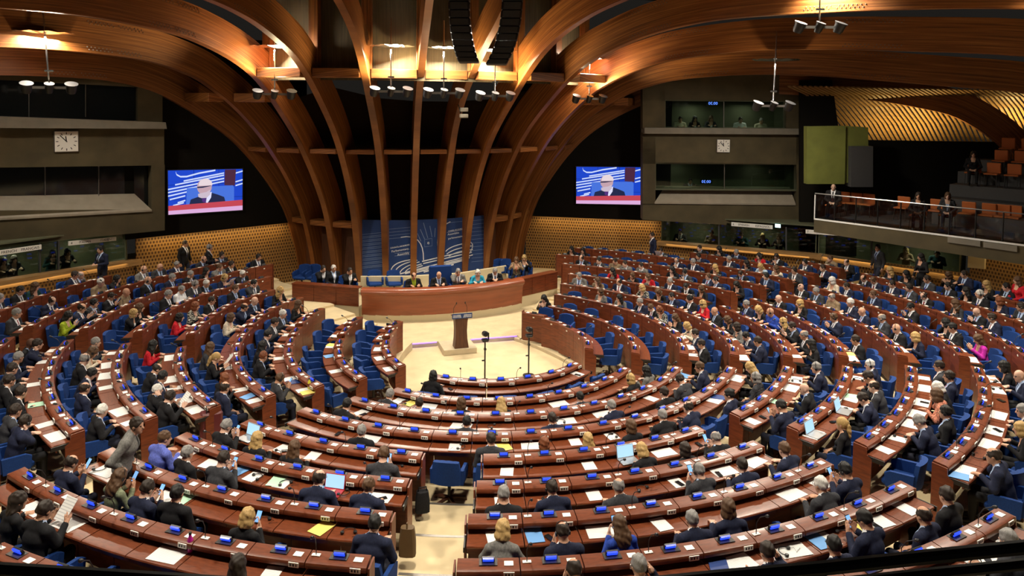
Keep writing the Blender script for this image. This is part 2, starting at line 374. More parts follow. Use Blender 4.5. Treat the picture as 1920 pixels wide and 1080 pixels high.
for i, phi in enumerate(PHIS):
    pr = rib_profile(phi); d = rdir(phi); sd = Vector((d.y, -d.x, 0)) * -1; v = []; uv = []; L = 0
    nrm = []
    for j, (r, z) in enumerate(pr):
        a, b = pr[max(j - 1, 0)], pr[min(j + 1, len(pr) - 1)]; t = Vector((b[0] - a[0], b[1] - a[1])).normalized(); nrm.append(Vector((-t.y, t.x)))
    for j, (r, z) in enumerate(pr):
        if j: L += math.hypot(r - pr[j - 1][0], z - pr[j - 1][1])
        for off in (0, DEPTH):
            rr, zz = r + nrm[j].x * off, z + nrm[j].y * off
            for sg in (-1, 1):
                p = PC + d * rr + sd * (sg * HALF); v.append((p.x, p.y, zz)); uv.append((L, off + i * 3.1 + (sg * .1 if off else 0)))
    f = []
    for j in range(len(pr) - 1):
        b = 4 * j; f += [(b, b + 1, b + 5, b + 4), (b + 2, b + 6, b + 7, b + 3), (b, b + 4, b + 6, b + 2), (b + 1, b + 3, b + 7, b + 5)]
    me = bpy.data.meshes.new('timber_rib'); me.from_pydata(v, [], f); me.materials.append(MATS['rib_wood']); U = np.array(uv)
    add_uv(me, lambda co: U); o = place('timber_rib', me); RIBS[phi] = (o, pr, nrm)
    n = i - 5 if i < 6 else i - 6
    side = 'left' if phi < 0 else 'right'; nth = (6 - i if phi < 0 else i - 5)
    tag(o, 'curved laminated timber rib, %s %s of the blue backdrop centre' % (ORD[nth - 1], side), 'beam', 'timber ribs fanning out over the hall')
    # steel bolts at the splices
    if abs(phi) > 20:
        bm = MB()
        for rr0 in (13.2, 19.0):
            for dep in (.13, .87):
                for q in range(-7, 8):
                    if q == 0: continue
                    for row in (0, 1):
                        rr = rr0 + q * .11 + row * .055; j = min(range(len(pr)), key=lambda t: abs(pr[t][0] - rr)); jj = min(max(j, 1), len(pr) - 2)
                        zz = np.interp(rr, [p[0] for p in pr], [p[1] for p in pr]); n2 = nrm[jj]; off = dep + (row - .5) * .07
                        for sg in (-1, 1):
                            p = PC + d * (rr + n2.x * off) + sd * (sg * (HALF + .005)); bm.box((p.x, p.y, zz + n2.y * off), (.024, .024, .024))
        bo = bm.build('splice_bolts', 'strip_metal', o); bo['kind'] = 'stuff'; bo['label'] = 'rows of small steel bolt heads'
# cross beams between neighbouring ribs
def cross_beam(p0, p1, r, z, dr, dz, words, mname='rib_wood'):
    a = PC + rdir(p0) * r; b = PC + rdir(p1) * r; a.z = b.z = z; c = (a + b) / 2; d = (b - a); L = d.length - 2 * HALF - .02
    s = MB(); s.box((0, 0, 0), (L, dr, dz), Matrix.Rotation(math.atan2(d.y, d.x), 3, 'Z'), bev=.012); me = s.mesh('cross_beam', mname)
    dd = np.array((d.normalized().x, d.normalized().y, 0)); add_uv(me, lambda co: np.stack([co @ dd, co[:, 2] + co[:, 1] * .3 + r], 1))
    return tag(place('cross_beam', me, None, c), words, 'beam', 'cross beams between the ribs')
GAPN = ['far left', 'second from the left', 'third from the left', 'fourth from the left', 'fifth from the left', 'middle', 'fifth from the right', 'fourth from the right', 'third from the right', 'second from the right', 'far right']
for i in range(11):
    p0, p1 = PHIS[i], PHIS[i + 1]
    def rin(z):   # radius of the ribs' hall side at height z, between these two ribs
        q = []
        for p in (p0, p1):
            pr = RIBS[p][1]; m = [t for t in range(len(pr)) if pr[t][0] < 13]; q.append(np.interp(z, [pr[t][1] for t in m], [pr[t][0] for t in m]))
        return sum(q) / 2
    cross_beam(p0, p1, rin(5.40) - .46, 5.40, .80, .16, 'lower timber cross beam between ribs, %s gap' % GAPN[i])
    zz = 8.12 if 1 < i < 9 else 7.3; cross_beam(p0, p1, rin(zz) - .36, zz, .55, .30, 'upper timber cross beam under the lamps, %s gap' % GAPN[i])
    if i < 3 or i > 7: cross_beam(p0, p1, 5.55, 2.52, .5, .2, 'low timber cross beam beside the blue backdrop, %s gap' % GAPN[i])
# dark skin behind the ribs and the dark ceiling over them
def ribsurf(r_off, j0, j1, phis, name, mname):
    prs = {p: RIBS[p] for p in PHIS}; v = []; m = None
    for p in phis:
        pp = p
        lo = max([q for q in PHIS if q <= pp], default=PHIS[0]); hi = min([q for q in PHIS if q >= pp], default=PHIS[-1]); t = 0 if hi == lo else (pp - lo) / (hi - lo)
        def samp(q):
            pr, nr = RIBS[q][1], RIBS[q][2]; a = np.array([(r + n.x * r_off, z + n.y * r_off) for (r, z), n in zip(pr, nr)]); s = np.linspace(0, 1, len(a)); u = np.linspace(j0, j1, 30)
            return np.stack([np.interp(u, s, a[:, 0]), np.interp(u, s, a[:, 1])], 1)
        A = samp(lo) * (1 - t) + samp(hi) * t; d = rdir(p); m = len(A)
        for r, z in A: w = PC + d * r; v.append((w.x, w.y, z))
    f = [(i * m + j, (i + 1) * m + j, (i + 1) * m + j + 1, i * m + j + 1) for i in range(len(phis) - 1) for j in range(m - 1)]
    me = bpy.data.meshes.new(name); me.from_pydata(v, [], f); me.materials.append(MATS[mname]); return struct(place(name, me))
mat('ceiling_dark', (.012, .008, .005), .95, spec=0.)
ribsurf(1.02, 0, .475, sorted(set(PHIS + [-66, -55, -44, -33, -22, -11, 0, 11, 22, 33, 44, 55, 66])), 'wall_behind_ribs', 'ceiling_dark')
s = MB(); s.box((0, -1, 13.4), (60, 44, .1)); struct(s.build('ceiling', 'ceiling_dark'))
# upright timber posts and boarded wall above the upper ring
mat('boards', (.10, .075, .035), .7, noise=(2., .3, (9, 9, .4)))
s = MB(); o = 0
for p in range(-39, 40, 3):
    d = rdir(p); a = PC + d * 8.95; s.v += [(a.x, a.y, 7.9), (a.x, a.y, 13.35)]
for j in range(26): s.f.append((2 * j, 2 * j + 2, 2 * j + 3, 2 * j + 1)); s.m.append(0)
struct(s.build('wall_upper', 'boards'))
for phi in (-38.5, -27.5, -16.5, -5.5, 5.5, 16.5, 27.5, 38.5):
    d = rdir(phi); a = PC + d * 9.12; s = MB(); s.box((0, 0, 2.0), (.32, .26, 4.2), Matrix.Rotation(rad(phi), 3, 'Z'), bev=.01); me = s.mesh('timber_post', 'rib_wood'); add_uv(me, lambda co: np.stack([co[:, 2], co[:, 0] + co[:, 1]], 1))
    tag(place('timber_post', me, None, (a.x, a.y, 8.35)), 'upright timber post behind the %s rib %s of centre' % (ORD[int((abs(phi) - 5.5) / 11)], 'left' if phi < 0 else 'right'), 'post', 'posts above the upper beams')
# dark timber infill low between the outer ribs
for i in list(range(0, 3)) + list(range(8, 11)):
    a = PC + rdir(PHIS[i]) * 5.15; b = PC + rdir(PHIS[i + 1]) * 5.15; s = MB(); s.slab([(a.x, a.y, 0), (b.x, b.y, 0), (b.x, b.y, 2.5), (a.x, a.y, 2.5)], (0, .06, 0)); struct(s.build('wall_infill_%d' % i, 'dark_wood'))

# ------------------------------------------------------------------ blue backdrop between the ribs
BD = empty('backdrop', (0, 9.2, .6)); tag(BD, 'blue backdrop with white hemicycle emblem behind the president\'s desk', 'backdrop')
PLN = []
for j, (p0, p1) in enumerate(zip((-27.5, -16.5, -5.5, 5.5, 16.5), (-16.5, -5.5, 5.5, 16.5, 27.5))):
    a = PC + rdir(p0) * 5.42; b = PC + rdir(p1) * 5.42; PLN.append(((a.x, a.y), (b.x, b.y)))
    s = MB(); zt = 2.70; s.slab([(a.x, a.y, .45), (b.x, b.y, .45), (b.x, b.y, zt), (a.x, a.y, zt)], (0, .05, 0))
    s.v = [(x - BD.location.x, y - BD.location.y, z - BD.location.z) for x, y, z in s.v]; s.build('panel', 'panel_blue', BD)
def plane_for(px):
    return PLN[0 if px < 721 else 1 if px < 776 else 2 if px < 832 else 3 if px < 879 else 4]
def strokes(lines, w, name, mname):
    """flat print: picture polylines laid on the backdrop panels as thin strips"""
    s = MB()
    for ln in lines:
        pts = []
        for (x0, y0), (x1, y1) in zip(ln[:-1], ln[1:]):
            n = max(1, int(abs(x1 - x0) / 12)); pts += [(x0 + (x1 - x0) * t / n, y0 + (y1 - y0) * t / n) for t in range(n)]
        pts.append(ln[-1])
        for (x0, y0), (x1, y1) in zip(pts[:-1], pts[1:]):
            pl = plane_for((x0 + x1) / 2); n = pnorm(*pl); A = at_plane(x0, y0, *pl); B = at_plane(x1, y1, *pl); d = (B - A).normalized(); u = n.cross(d) * (w / 2); e = d * (w * .3)
            P = [A - u - e, B - u + e, B + u + e, A + u - e]; s.slab([p + n * .002 - BD.location for p in P], n * .003)
    return s.build(name, mname, BD)
def bez(p, q, r, n=8): return [((1 - t) ** 2 * p[0] + 2 * t * (1 - t) * q[0] + t * t * r[0], (1 - t) ** 2 * p[1] + 2 * t * (1 - t) * q[1] + t * t * r[1]) for t in [i / n for i in range(n + 1)]]
strokes([bez((752, 445), (795, 436), (794, 487)), bez((844, 416), (812, 430), (823, 476)),
         bez((733, 508), (735, 490), (779, 486)), bez((741, 510), (744, 495), (782, 488)), bez((750, 511), (754, 500), (786, 491)), bez((760, 510), (764, 502), (790, 495)), bez((770, 508), (776, 503), (792, 498)),
         bez((836, 471), (845, 460), (880, 455)), bez((838, 476), (850, 466), (884, 461)), bez((842, 480), (858, 470), (886, 468)), bez((880, 453), (894, 458), (876, 480))], .035, 'emblem_arcs', 'panel_white')
strokes([[(748, 514), (886, 478)], [(760, 513), (880, 483)], [(776, 512), (870, 488)], [(795, 510), (850, 496)], [(792, 490), (876, 470)], [(794, 494), (884, 473)]], .04, 'emblem_bands', 'panel_white')
strokes([[(783, 438), (789, 452)], [(794, 418), (802, 446)], [(806, 424), (810, 444)], [(816, 428), (815, 444)], [(788, 430), (796, 448)]], .022, 'emblem_rays', 'panel_line')
strokes([[(x0, y), (x1, y - (x1 - x0) * .10)] for x0, x1, y in [(676, 718, 440 + 7 * i) for i in range(10)] + [(680, 716, 444 + 7 * i) for i in range(9)] + [(836, 876, 418 + 0 * i) for i in range(1)] + [(884, 918, 414 + 7 * i) for i in range(12)] + [(728, 772, 430 + 6 * i) for i in range(4)] + [(740, 772, 470 + 5 * i) for i in range(3)]], .014, 'fine_stripes', 'panel_line')
for body, px, py, sz in (('COUNCIL OF EUROPE', 750, 462, .075), ('Parliamentary', 750, 469, .118), ('Assembly', 756, 476, .118)):
    pl = PLN[1]; p = at_plane(px, py, *pl); n = pnorm(*pl); x = (at_plane(px + 10, py - 1.8, *pl) - p); lettering('lettering', body, sz, 'panel_white', p + n * .004, x, BD)
for body, px, py, sz in (("CONSEIL DE L'EUROPE", 855, 431, .066), ('Assemblée', 850, 438, .112), ('parlementaire', 854, 445, .112)):
    pl = PLN[3]; p = at_plane(px, py, *pl); n = pnorm(*pl); x = (at_plane(px + 10, py - 1.8, *pl) - p); lettering('lettering', body, sz, 'panel_white', p + n * .004, x, BD)
for body, px, py, sz in (('e', 803, 455, .20),):
    pl = PLN[2]; p = at_plane(px, py, *pl); n = pnorm(*pl); x = (at_plane(px + 10, py - 1.8, *pl) - p); lettering('lettering', body, sz, 'panel_white', p + n * .004, x, BD)
strokes([[(732, 466), (768, 459.5)], [(838, 436), (873, 429.5)]], .008, 'rule', 'panel_white')
strokes([[(796, 449), (810, 447)], [(810, 447), (810, 461)], [(810, 461), (796, 463)], [(796, 463), (796, 449)]], .012, 'emblem_frame', 'panel_line')
# ------------------------------------------------------------------ walls
LW = ((-10.15, 9.35), (-5.0, 11.65)); RW = ((5.1, 11.6), (10.05, 9.0))          # walls with the video screens
LB = ((-15.2, 5.3), (-10.3, 9.35)); RB = ((9.9, 8.9), (14.45, 4.8)); RB2 = ((14.45, 4.8), (17.3, .7))   # walls of the interpreters' booths
LC = ((-14.4, 7.0), (-9.25, 9.05)); RC = ((9.2, 7.95), (14.0, 6.5))          # concrete boxes over them
def wall_uv(name, pl, u0, u1, z0, z1, mname, th=.1, off=0.):
    a, b = Vector((*pl[0], 0)), Vector((*pl[1], 0)); d = (b - a); n = pnorm(*pl); A = a + d * u0 + n * off; B = a + d * u1 + n * off
    s = MB(); s.slab([(A.x, A.y, z0), (B.x, B.y, z0), (B.x, B.y, z1), (A.x, A.y, z1)], -n * th); me = s.mesh(name, mname)
    dd = np.array((d.normalized().x, d.normalized().y, 0)); add_uv(me, lambda co: np.stack([co @ dd, co[:, 2]], 1)); return struct(place(name, me))
def zof(pl, px, py): return at_plane(px, py, *pl).z
zL = zof(LW, 400, 432); zR = zof(RW, 1110, 409)
wall_uv('wall_back_left', LW, 0, 1.05, -.2, zL, 'lattice'); wall_uv('wall_back_right', RW, -.05, 1., -.2, zR, 'lattice')
wall_uv('wall_screen_left', LW, -.06, 1.12, zL, 9.5, 'wall_black', .1, .06); wall_uv('wall_screen_right', RW, -.12, 1.05, zR, 9.5, 'wall_black', .1, .06)
zs = zof(LB, 120, 510); zs2 = zof(RB, 1385, 466); zs3 = zof(RB2, 1700, 498)
wall_uv('wall_booth_left', LB, -.3, 1.02, 0, zs, 'lattice'); wall_uv('wall_booth_right', RB, 0, 1, 0, zs2, 'lattice'); wall_uv('wall_booth_side', RB2, 0, 1.0, 0, zs3, 'lattice')
wall_uv('wall_side_right', ((17.3, .7), (18.8, -8)), 0, 1, 0, 3.2, 'lattice')
wall_uv('wall_side_left', ((-18.8, -4), (-15.2, 5.3)), 0, 1.0, 0, 8, 'concrete')
# added strip lights without fixtures brighten the lattice walls from above
for pl, z, pw in ((LW, zL, 26), (RW, zR, 26), (RB, zs2, 6), (RB2, zs3, 6), (LB, zs, 6), (((17.3, .7), (18.8, -8)), 3.1, 40)):
    n = pnorm(*pl); c = (Vector((*pl[0], 0)) + Vector((*pl[1], 0))) / 2 + n * .32; c.z = z - .03; L = (Vector(pl[0]) - Vector(pl[1])).length
    o = area('lattice_fill', c, c - n * .25 + Vector((0, 0, -1.2)), L * .9, pw, (1., .70, .30), 'RECTANGLE', .08); d = Vector((pl[1][0] - pl[0][0], pl[1][1] - pl[0][1], 0)).normalized()
    zax = (c - (c - n * .25 + Vector((0, 0, -1.2)))).normalized(); yax = zax.cross(d).normalized(); o.rotation_euler = Matrix((d, yax, zax)).transposed().to_euler()

mat('sill_grey', (.30, .26, .20), .7, noise=(3., .1, (1, 1, 1)))
def booth(name, words, pl, win, sill, signs, posts, back=1.5):
    """interpreters' booth front: timber ledge, glass, sign strips, posts; a room behind"""
    B = empty(name, at_plane(*sill[0], *pl)); L0 = B.location.copy(); tag(B, words, 'booth')
    def part(nm, fn, mname):
        s = MB(); fn(s); s.v = [tuple(Vector(p) - L0) for p in s.v]; return s.build(nm, mname, B)
    part('ledge', lambda s: pslab(s, pl, sill, .28, .10), 'ledge_wood')
    xs = [win[0][0]] + posts + [win[1][0]]
    def lerp(p, q, x): t = (x - p[0]) / (q[0] - p[0]); return (x, p[1] + (q[1] - p[1]) * t)
    for x0, x1 in zip(xs[:-1], xs[1:]):
        part('pane', lambda s: pslab(s, pl, [lerp(win[0], win[1], x0 + .8), lerp(win[0], win[1], x1 - .8), lerp(win[3], win[2], x1 - .8), lerp(win[3], win[2], x0 + .8)], -.03, .045), 'window_glass')
    for x in posts: part('mullion', lambda s: pslab(s, pl, [lerp(win[0], win[1], x - 1.3), lerp(win[0], win[1], x + 1.3), lerp(win[3], win[2], x + 1.3), lerp(win[3], win[2], x - 1.3)], .02, .08), 'grey_panel')
    n = pnorm(*pl); P = [at_plane(*q, *pl) for q in (win[0], win[1], win[2], win[3])]
    def room(s):
        lo = min(p.z for p in P) - .8; hi = max(p.z for p in P) + .1; a, b = P[0], P[1]
        for q in ([a - n * back, b - n * back],): s.slab([(q[0].x, q[0].y, lo), (q[1].x, q[1].y, lo), (q[1].x, q[1].y, hi), (q[0].x, q[0].y, hi)], -n * .05)
        s.slab([(a.x, a.y, hi), (b.x, b.y, hi), tuple(b - n * back + Vector((0, 0, hi - b.z))), tuple(a - n * back + Vector((0, 0, hi - a.z)))], (0, 0, .05))
        for e in (a, b): s.slab([(e.x, e.y, lo), (e.x, e.y, hi), tuple(Vector((e.x, e.y, hi)) - n * back), tuple(Vector((e.x, e.y, lo)) - n * back)], (P[1] - P[0]).normalized() * .03)
    part('room', room, 'booth_wall')
    for txts, q in signs:
        sg = part('sign_strip', lambda s: pslab(s, pl, q, .10, -.05), 'sign_white')
        h = (at_plane(*q[3], *pl) - at_plane(*q[0], *pl)).length
        for t, fx in txts:
            x = q[0][0] + (q[1][0] - q[0][0]) * fx; y = (lerp(q[0], q[1], x)[1] + lerp(q[3], q[2], x)[1]) / 2; p = at_plane(x, y, *pl); d = at_plane(*q[1], *pl) - at_plane(*q[0], *pl)
            m2 = lettering('lettering', t, h * .74, 'ink', p + n * .104 - L0, d, None); m2.parent = sg; 
    return B
BL = booth('interpreter_booth', 'interpreters\' booth with French and Italian signs at the left wall', LB, [(-60, 474), (236, 436), (236, 486), (-60, 532)], [(-60, 533), (259, 484), (259, 494), (-60, 549)],
      [([('FRENCH', .42), ('FRANÇAIS', .80)], [(-30, 473), (75, 458), (75, 466.5), (-30, 482.5)]), ([('4', .06), ('ITALIAN', .34), ('ITALIEN', .78)], [(126, 452), (215, 443.5), (215, 450.5), (126, 460)])], [75, 110])
BR = booth('interpreter_booth', 'interpreters\' booths with Russian and Spanish signs at the right wall', RB, [(1240, 410), (1530, 430), (1530, 474), (1240, 450)], [(1234, 451), (1532, 475), (1532, 483), (1234, 458)],
      [([('5', .05), ('RUSSIAN', .34), ('RUSSE', .84)], [(1258, 410), (1332, 415), (1332, 419.5), (1258, 414.5)]), ([('6', .05), ('SPANISH', .30), ('ESPAGNOL', .76)], [(1372, 416), (1449, 422), (1449, 429), (1372, 423)])], [1348, 1474])
BS = booth('interpreter_booth', 'interpreters\' booths with the Turkish sign under the gallery', RB2, [(1535, 432), (1800, 458), (1800, 515), (1535, 474)], [(1532, 475), (1806, 517), (1806, 527), (1532, 484)],
      [([('7', .05), ('TURKISH', .32), ('TURC', .78)], [(1512, 430), (1596, 435), (1596, 443), (1512, 437)]), ([('8', .04)], [(1672, 444.5), (1767, 453), (1767, 461), (1672, 452)])], [1634])
for pl, x, y, e in ((LB, 40, 490, 13), (LB, 180, 465, 13), (RB, 1300, 435, 9), (RB, 1420, 445, 9), (RB2, 1570, 455, 7), (RB2, 1720, 480, 10)):
    p = at_plane(x, y, *pl) - pnorm(*pl) * .7; p.z += .26; area('booth_lamp', p, p - Vector((0, 0, 1)), .5, e, (1., .9, .7))

# concrete box, left
def box_front(name, pl, items):
    for nm, pts, f, b, m in items:
        s = MB(); pslab(s, pl, pts, f, b); struct(s.build(name + '_' + nm, m))
box_front('wall_left', LC, [
 ('band', [(-60, 396), (309, 392), (309, 432), (-60, 466)], 0, .5, 'concrete'), ('pier', [(284, 309), (309, 309), (309, 393), (284, 393)], 0, .5, 'concrete'),
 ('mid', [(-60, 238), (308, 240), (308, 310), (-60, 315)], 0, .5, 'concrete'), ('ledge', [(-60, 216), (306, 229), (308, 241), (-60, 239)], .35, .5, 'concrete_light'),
 ('top', [(259, 150), (306, 160), (306, 232), (259, 232)], -.1, .6, 'concrete'), ('head', [(-60, 60), (306, 100), (306, 166), (-60, 146)], -.1, .6, 'concrete'),
 ('glass_low', [(-60, 312), (284, 308), (284, 395), (-60, 397)], -.55, .6, 'glass_dark'), ('glass_top', [(-60, 140), (260, 155), (260, 226), (-60, 222)], -.35, .4, 'glass_dark')])
def sloped_sill(name, pl, top, bot, inn):
    n = pnorm(*pl); T = [at_plane(*q, *pl) - n * inn for q in top]; Bm = [at_plane(*q, *pl) + n * .05 for q in bot]; s = MB()
    s.slab([Bm[0], Bm[1], T[1], T[0]], (0, 0, -.06)); struct(s.build(name, 'sill_grey'))
sloped_sill('wall_left_sill', LC, [(-60, 372), (258, 366)], [(-60, 412), (284, 393)], .5)
for i, x in enumerate((88, 190)):
    s = MB(); pslab(s, LC, [(x - .8, 312), (x + .8, 312), (x + .8, 370), (x - .8, 370)], -.45, .55); struct(s.build('window_%d' % (i + 1), 'strip_metal'))
for i, x in enumerate((56, 163)):
    s = MB(); pslab(s, LC, [(x - .6, 145), (x + .6, 146), (x + .6, 220), (x - .6, 219)], -.25, .3); struct(s.build('window_%d' % (i + 3), 'strip_metal'))
# concrete box, right
box_front('wall_right', RC, [
 ('band', [(1205, 382), (1530, 385), (1530, 432), (1205, 412)], 0, .5, 'concrete'), ('pier_in', [(1205, 250), (1229, 250), (1229, 384), (1205, 384)], 0, .5, 'concrete'), ('pier_out', [(1493, 250), (1513, 250), (1513, 385), (1493, 385)], 0, .5, 'concrete'),
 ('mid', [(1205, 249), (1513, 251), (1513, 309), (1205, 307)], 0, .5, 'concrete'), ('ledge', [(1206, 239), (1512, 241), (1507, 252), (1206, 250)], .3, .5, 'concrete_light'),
 ('jamb_in', [(1205, 150), (1247, 150), (1247, 242), (1205, 242)], 0, .5, 'concrete'), ('jamb_out', [(1473, 150), (1530, 150), (1530, 242), (1473, 242)], 0, .5, 'concrete'), ('head', [(1205, 110), (1530, 110), (1530, 190), (1205, 188)], 0, .5, 'concrete')])
sloped_sill('wall_right_sill', RC, [(1252, 351), (1489, 353)], [(1227, 379), (1491, 382)], .5)
def dark_room(name, pl, q, depth, words):
    B = empty(name, at_plane(*q[3], *pl)); L0 = B.location.copy(); tag(B, words, 'window'); n = pnorm(*pl); P = [at_plane(*t, *pl) for t in q]; s = MB()
    pslab(s, pl, q, -depth, depth + .05); s.slab([P[3], P[2], P[2] - n * depth, P[3] - n * depth], (0, 0, -.05)); s.slab([P[0], P[1], P[1] - n * depth, P[0] - n * depth], (0, 0, .05))
    for e, f in ((0, 3), (1, 2)): s.slab([P[e], P[f], P[f] - n * depth, P[e] - n * depth], (P[1] - P[0]).normalized() * .02)
    s.v = [tuple(Vector(p) - L0) for p in s.v]; s.build('room', 'booth_wall', B)
    xs = [q[0][0] + (q[1][0] - q[0][0]) * t for t in (0, .5, 1)]
    for a, b in zip(xs[:-1], xs[1:]):
        g = MB(); pslab(g, pl, [(a + .7, q[0][1]), (b - .7, q[1][1]), (b - .7, q[2][1]), (a + .7, q[3][1])], -.22, .235); g.v = [tuple(Vector(p) - L0) for p in g.v]; g.build('pane', 'window_glass', B)
    g = MB(); pslab(g, pl, [(xs[1] - .7, q[0][1]), (xs[1] + .7, q[1][1]), (xs[1] + .7, q[2][1]), (xs[1] - .7, q[3][1])], -.2, .26); g.v = [tuple(Vector(p) - L0) for p in g.v]; g.build('mullion', 'strip_metal', B)
    return B
dark_room('control_window', RC, [(1247, 189), (1473, 191), (1473, 240), (1247, 239)], 1.3, 'upper control room window with people inside, right wall')
dark_room('control_window', RC, [(1229, 307), (1493, 309), (1493, 356), (1229, 354)], 1.3, 'lower control room window under the right wall clock')
for x, y, e in ((1310, 215, 7), (1410, 215, 7), (1280, 330, 3), (1430, 332, 2)):
    p = at_plane(x, y, *RC) - pnorm(*RC) * .75; p.z += .42; area('control_lamp', p, p - Vector((0, 0, 1)), .4, e, (1., .93, .8))
mat('digits_blue', (.05, .1, .4), .4, emit=(.12, .25, 1.), es=2.5)
for x, y in ((1340, 194), (1327, 342)):  # window reflection of a display, made as solid glowing digits and case
    n = pnorm(*RC); p = at_plane(x, y, *RC) - n * .25; B = empty('countdown_reflection', p); tag(B, 'mirrored blue 00:30 countdown digits, a built reflection in the %s control room window' % ('upper' if y < 250 else 'lower'), 'display')
    s = MB(); d = Vector((RC[1][0] - RC[0][0], RC[1][1] - RC[0][1], 0)).normalized(); s.box((0, 0, 0), (.5, .02, .18), Matrix.Rotation(math.atan2(d.y, d.x), 3, 'Z')); s.build('case', 'black_plastic', B)
    lettering('digits', '00:30', .17, 'digits_blue', n * .014, d, B, True).location = (0, 0, 0)
    for ch in B.children:
        if ch.name.startswith('digits'): ch.location = p * 1.0
# wall clocks
def clock(px, py, pl, sz, words):
    p = at_plane(px, py, *pl) + pnorm(*pl) * .06; n = pnorm(*pl); x = Vector((0, 0, 1)).cross(n).normalized(); z = Vector((0, 0, 1)); M = Matrix((x, n, z)).transposed()
    B = empty('wall_clock', p); tag(B, words, 'clock'); R3 = M
    def part(nm, m, fn):
        s = MB(); fn(s); s.v = [tuple(R3 @ Vector(v)) for v in s.v]; s.build(nm, m, B)
    part('case', 'strip_metal', lambda s: s.box((0, -.02, 0), (sz, .08, sz), bev=.03)); part('dial', 'white_card', lambda s: s.box((0, .022, 0), (sz * .92, .012, sz * .92), bev=.02))
    def marks(s):
        for k in range(12):
            a = k * math.pi / 6; s.box((math.sin(a) * sz * .37, .031, math.cos(a) * sz * .37), (.022, .006, sz * .10), Matrix.Rotation(a, 3, 'Y'))
    part('hour_marks', 'ink', marks)
    part('hour_hand', 'ink', lambda s: s.box((-.004 * sz * 4, .034, sz * .11), (.03, .006, sz * .26), Matrix.Rotation(rad(-6), 3, 'Y')))
    part('minute_hand', 'ink', lambda s: s.box((-math.sin(rad(42)) * sz * .17, .038, math.cos(rad(42)) * sz * .17), (.026, .006, sz * .42), Matrix.Rotation(rad(-42), 3, 'Y')))
clock(124, 265, LC, .70, 'square white wall clock on the left concrete wall'); clock(1355.5, 273.5, RC, .55, 'square white wall clock on the right concrete wall')

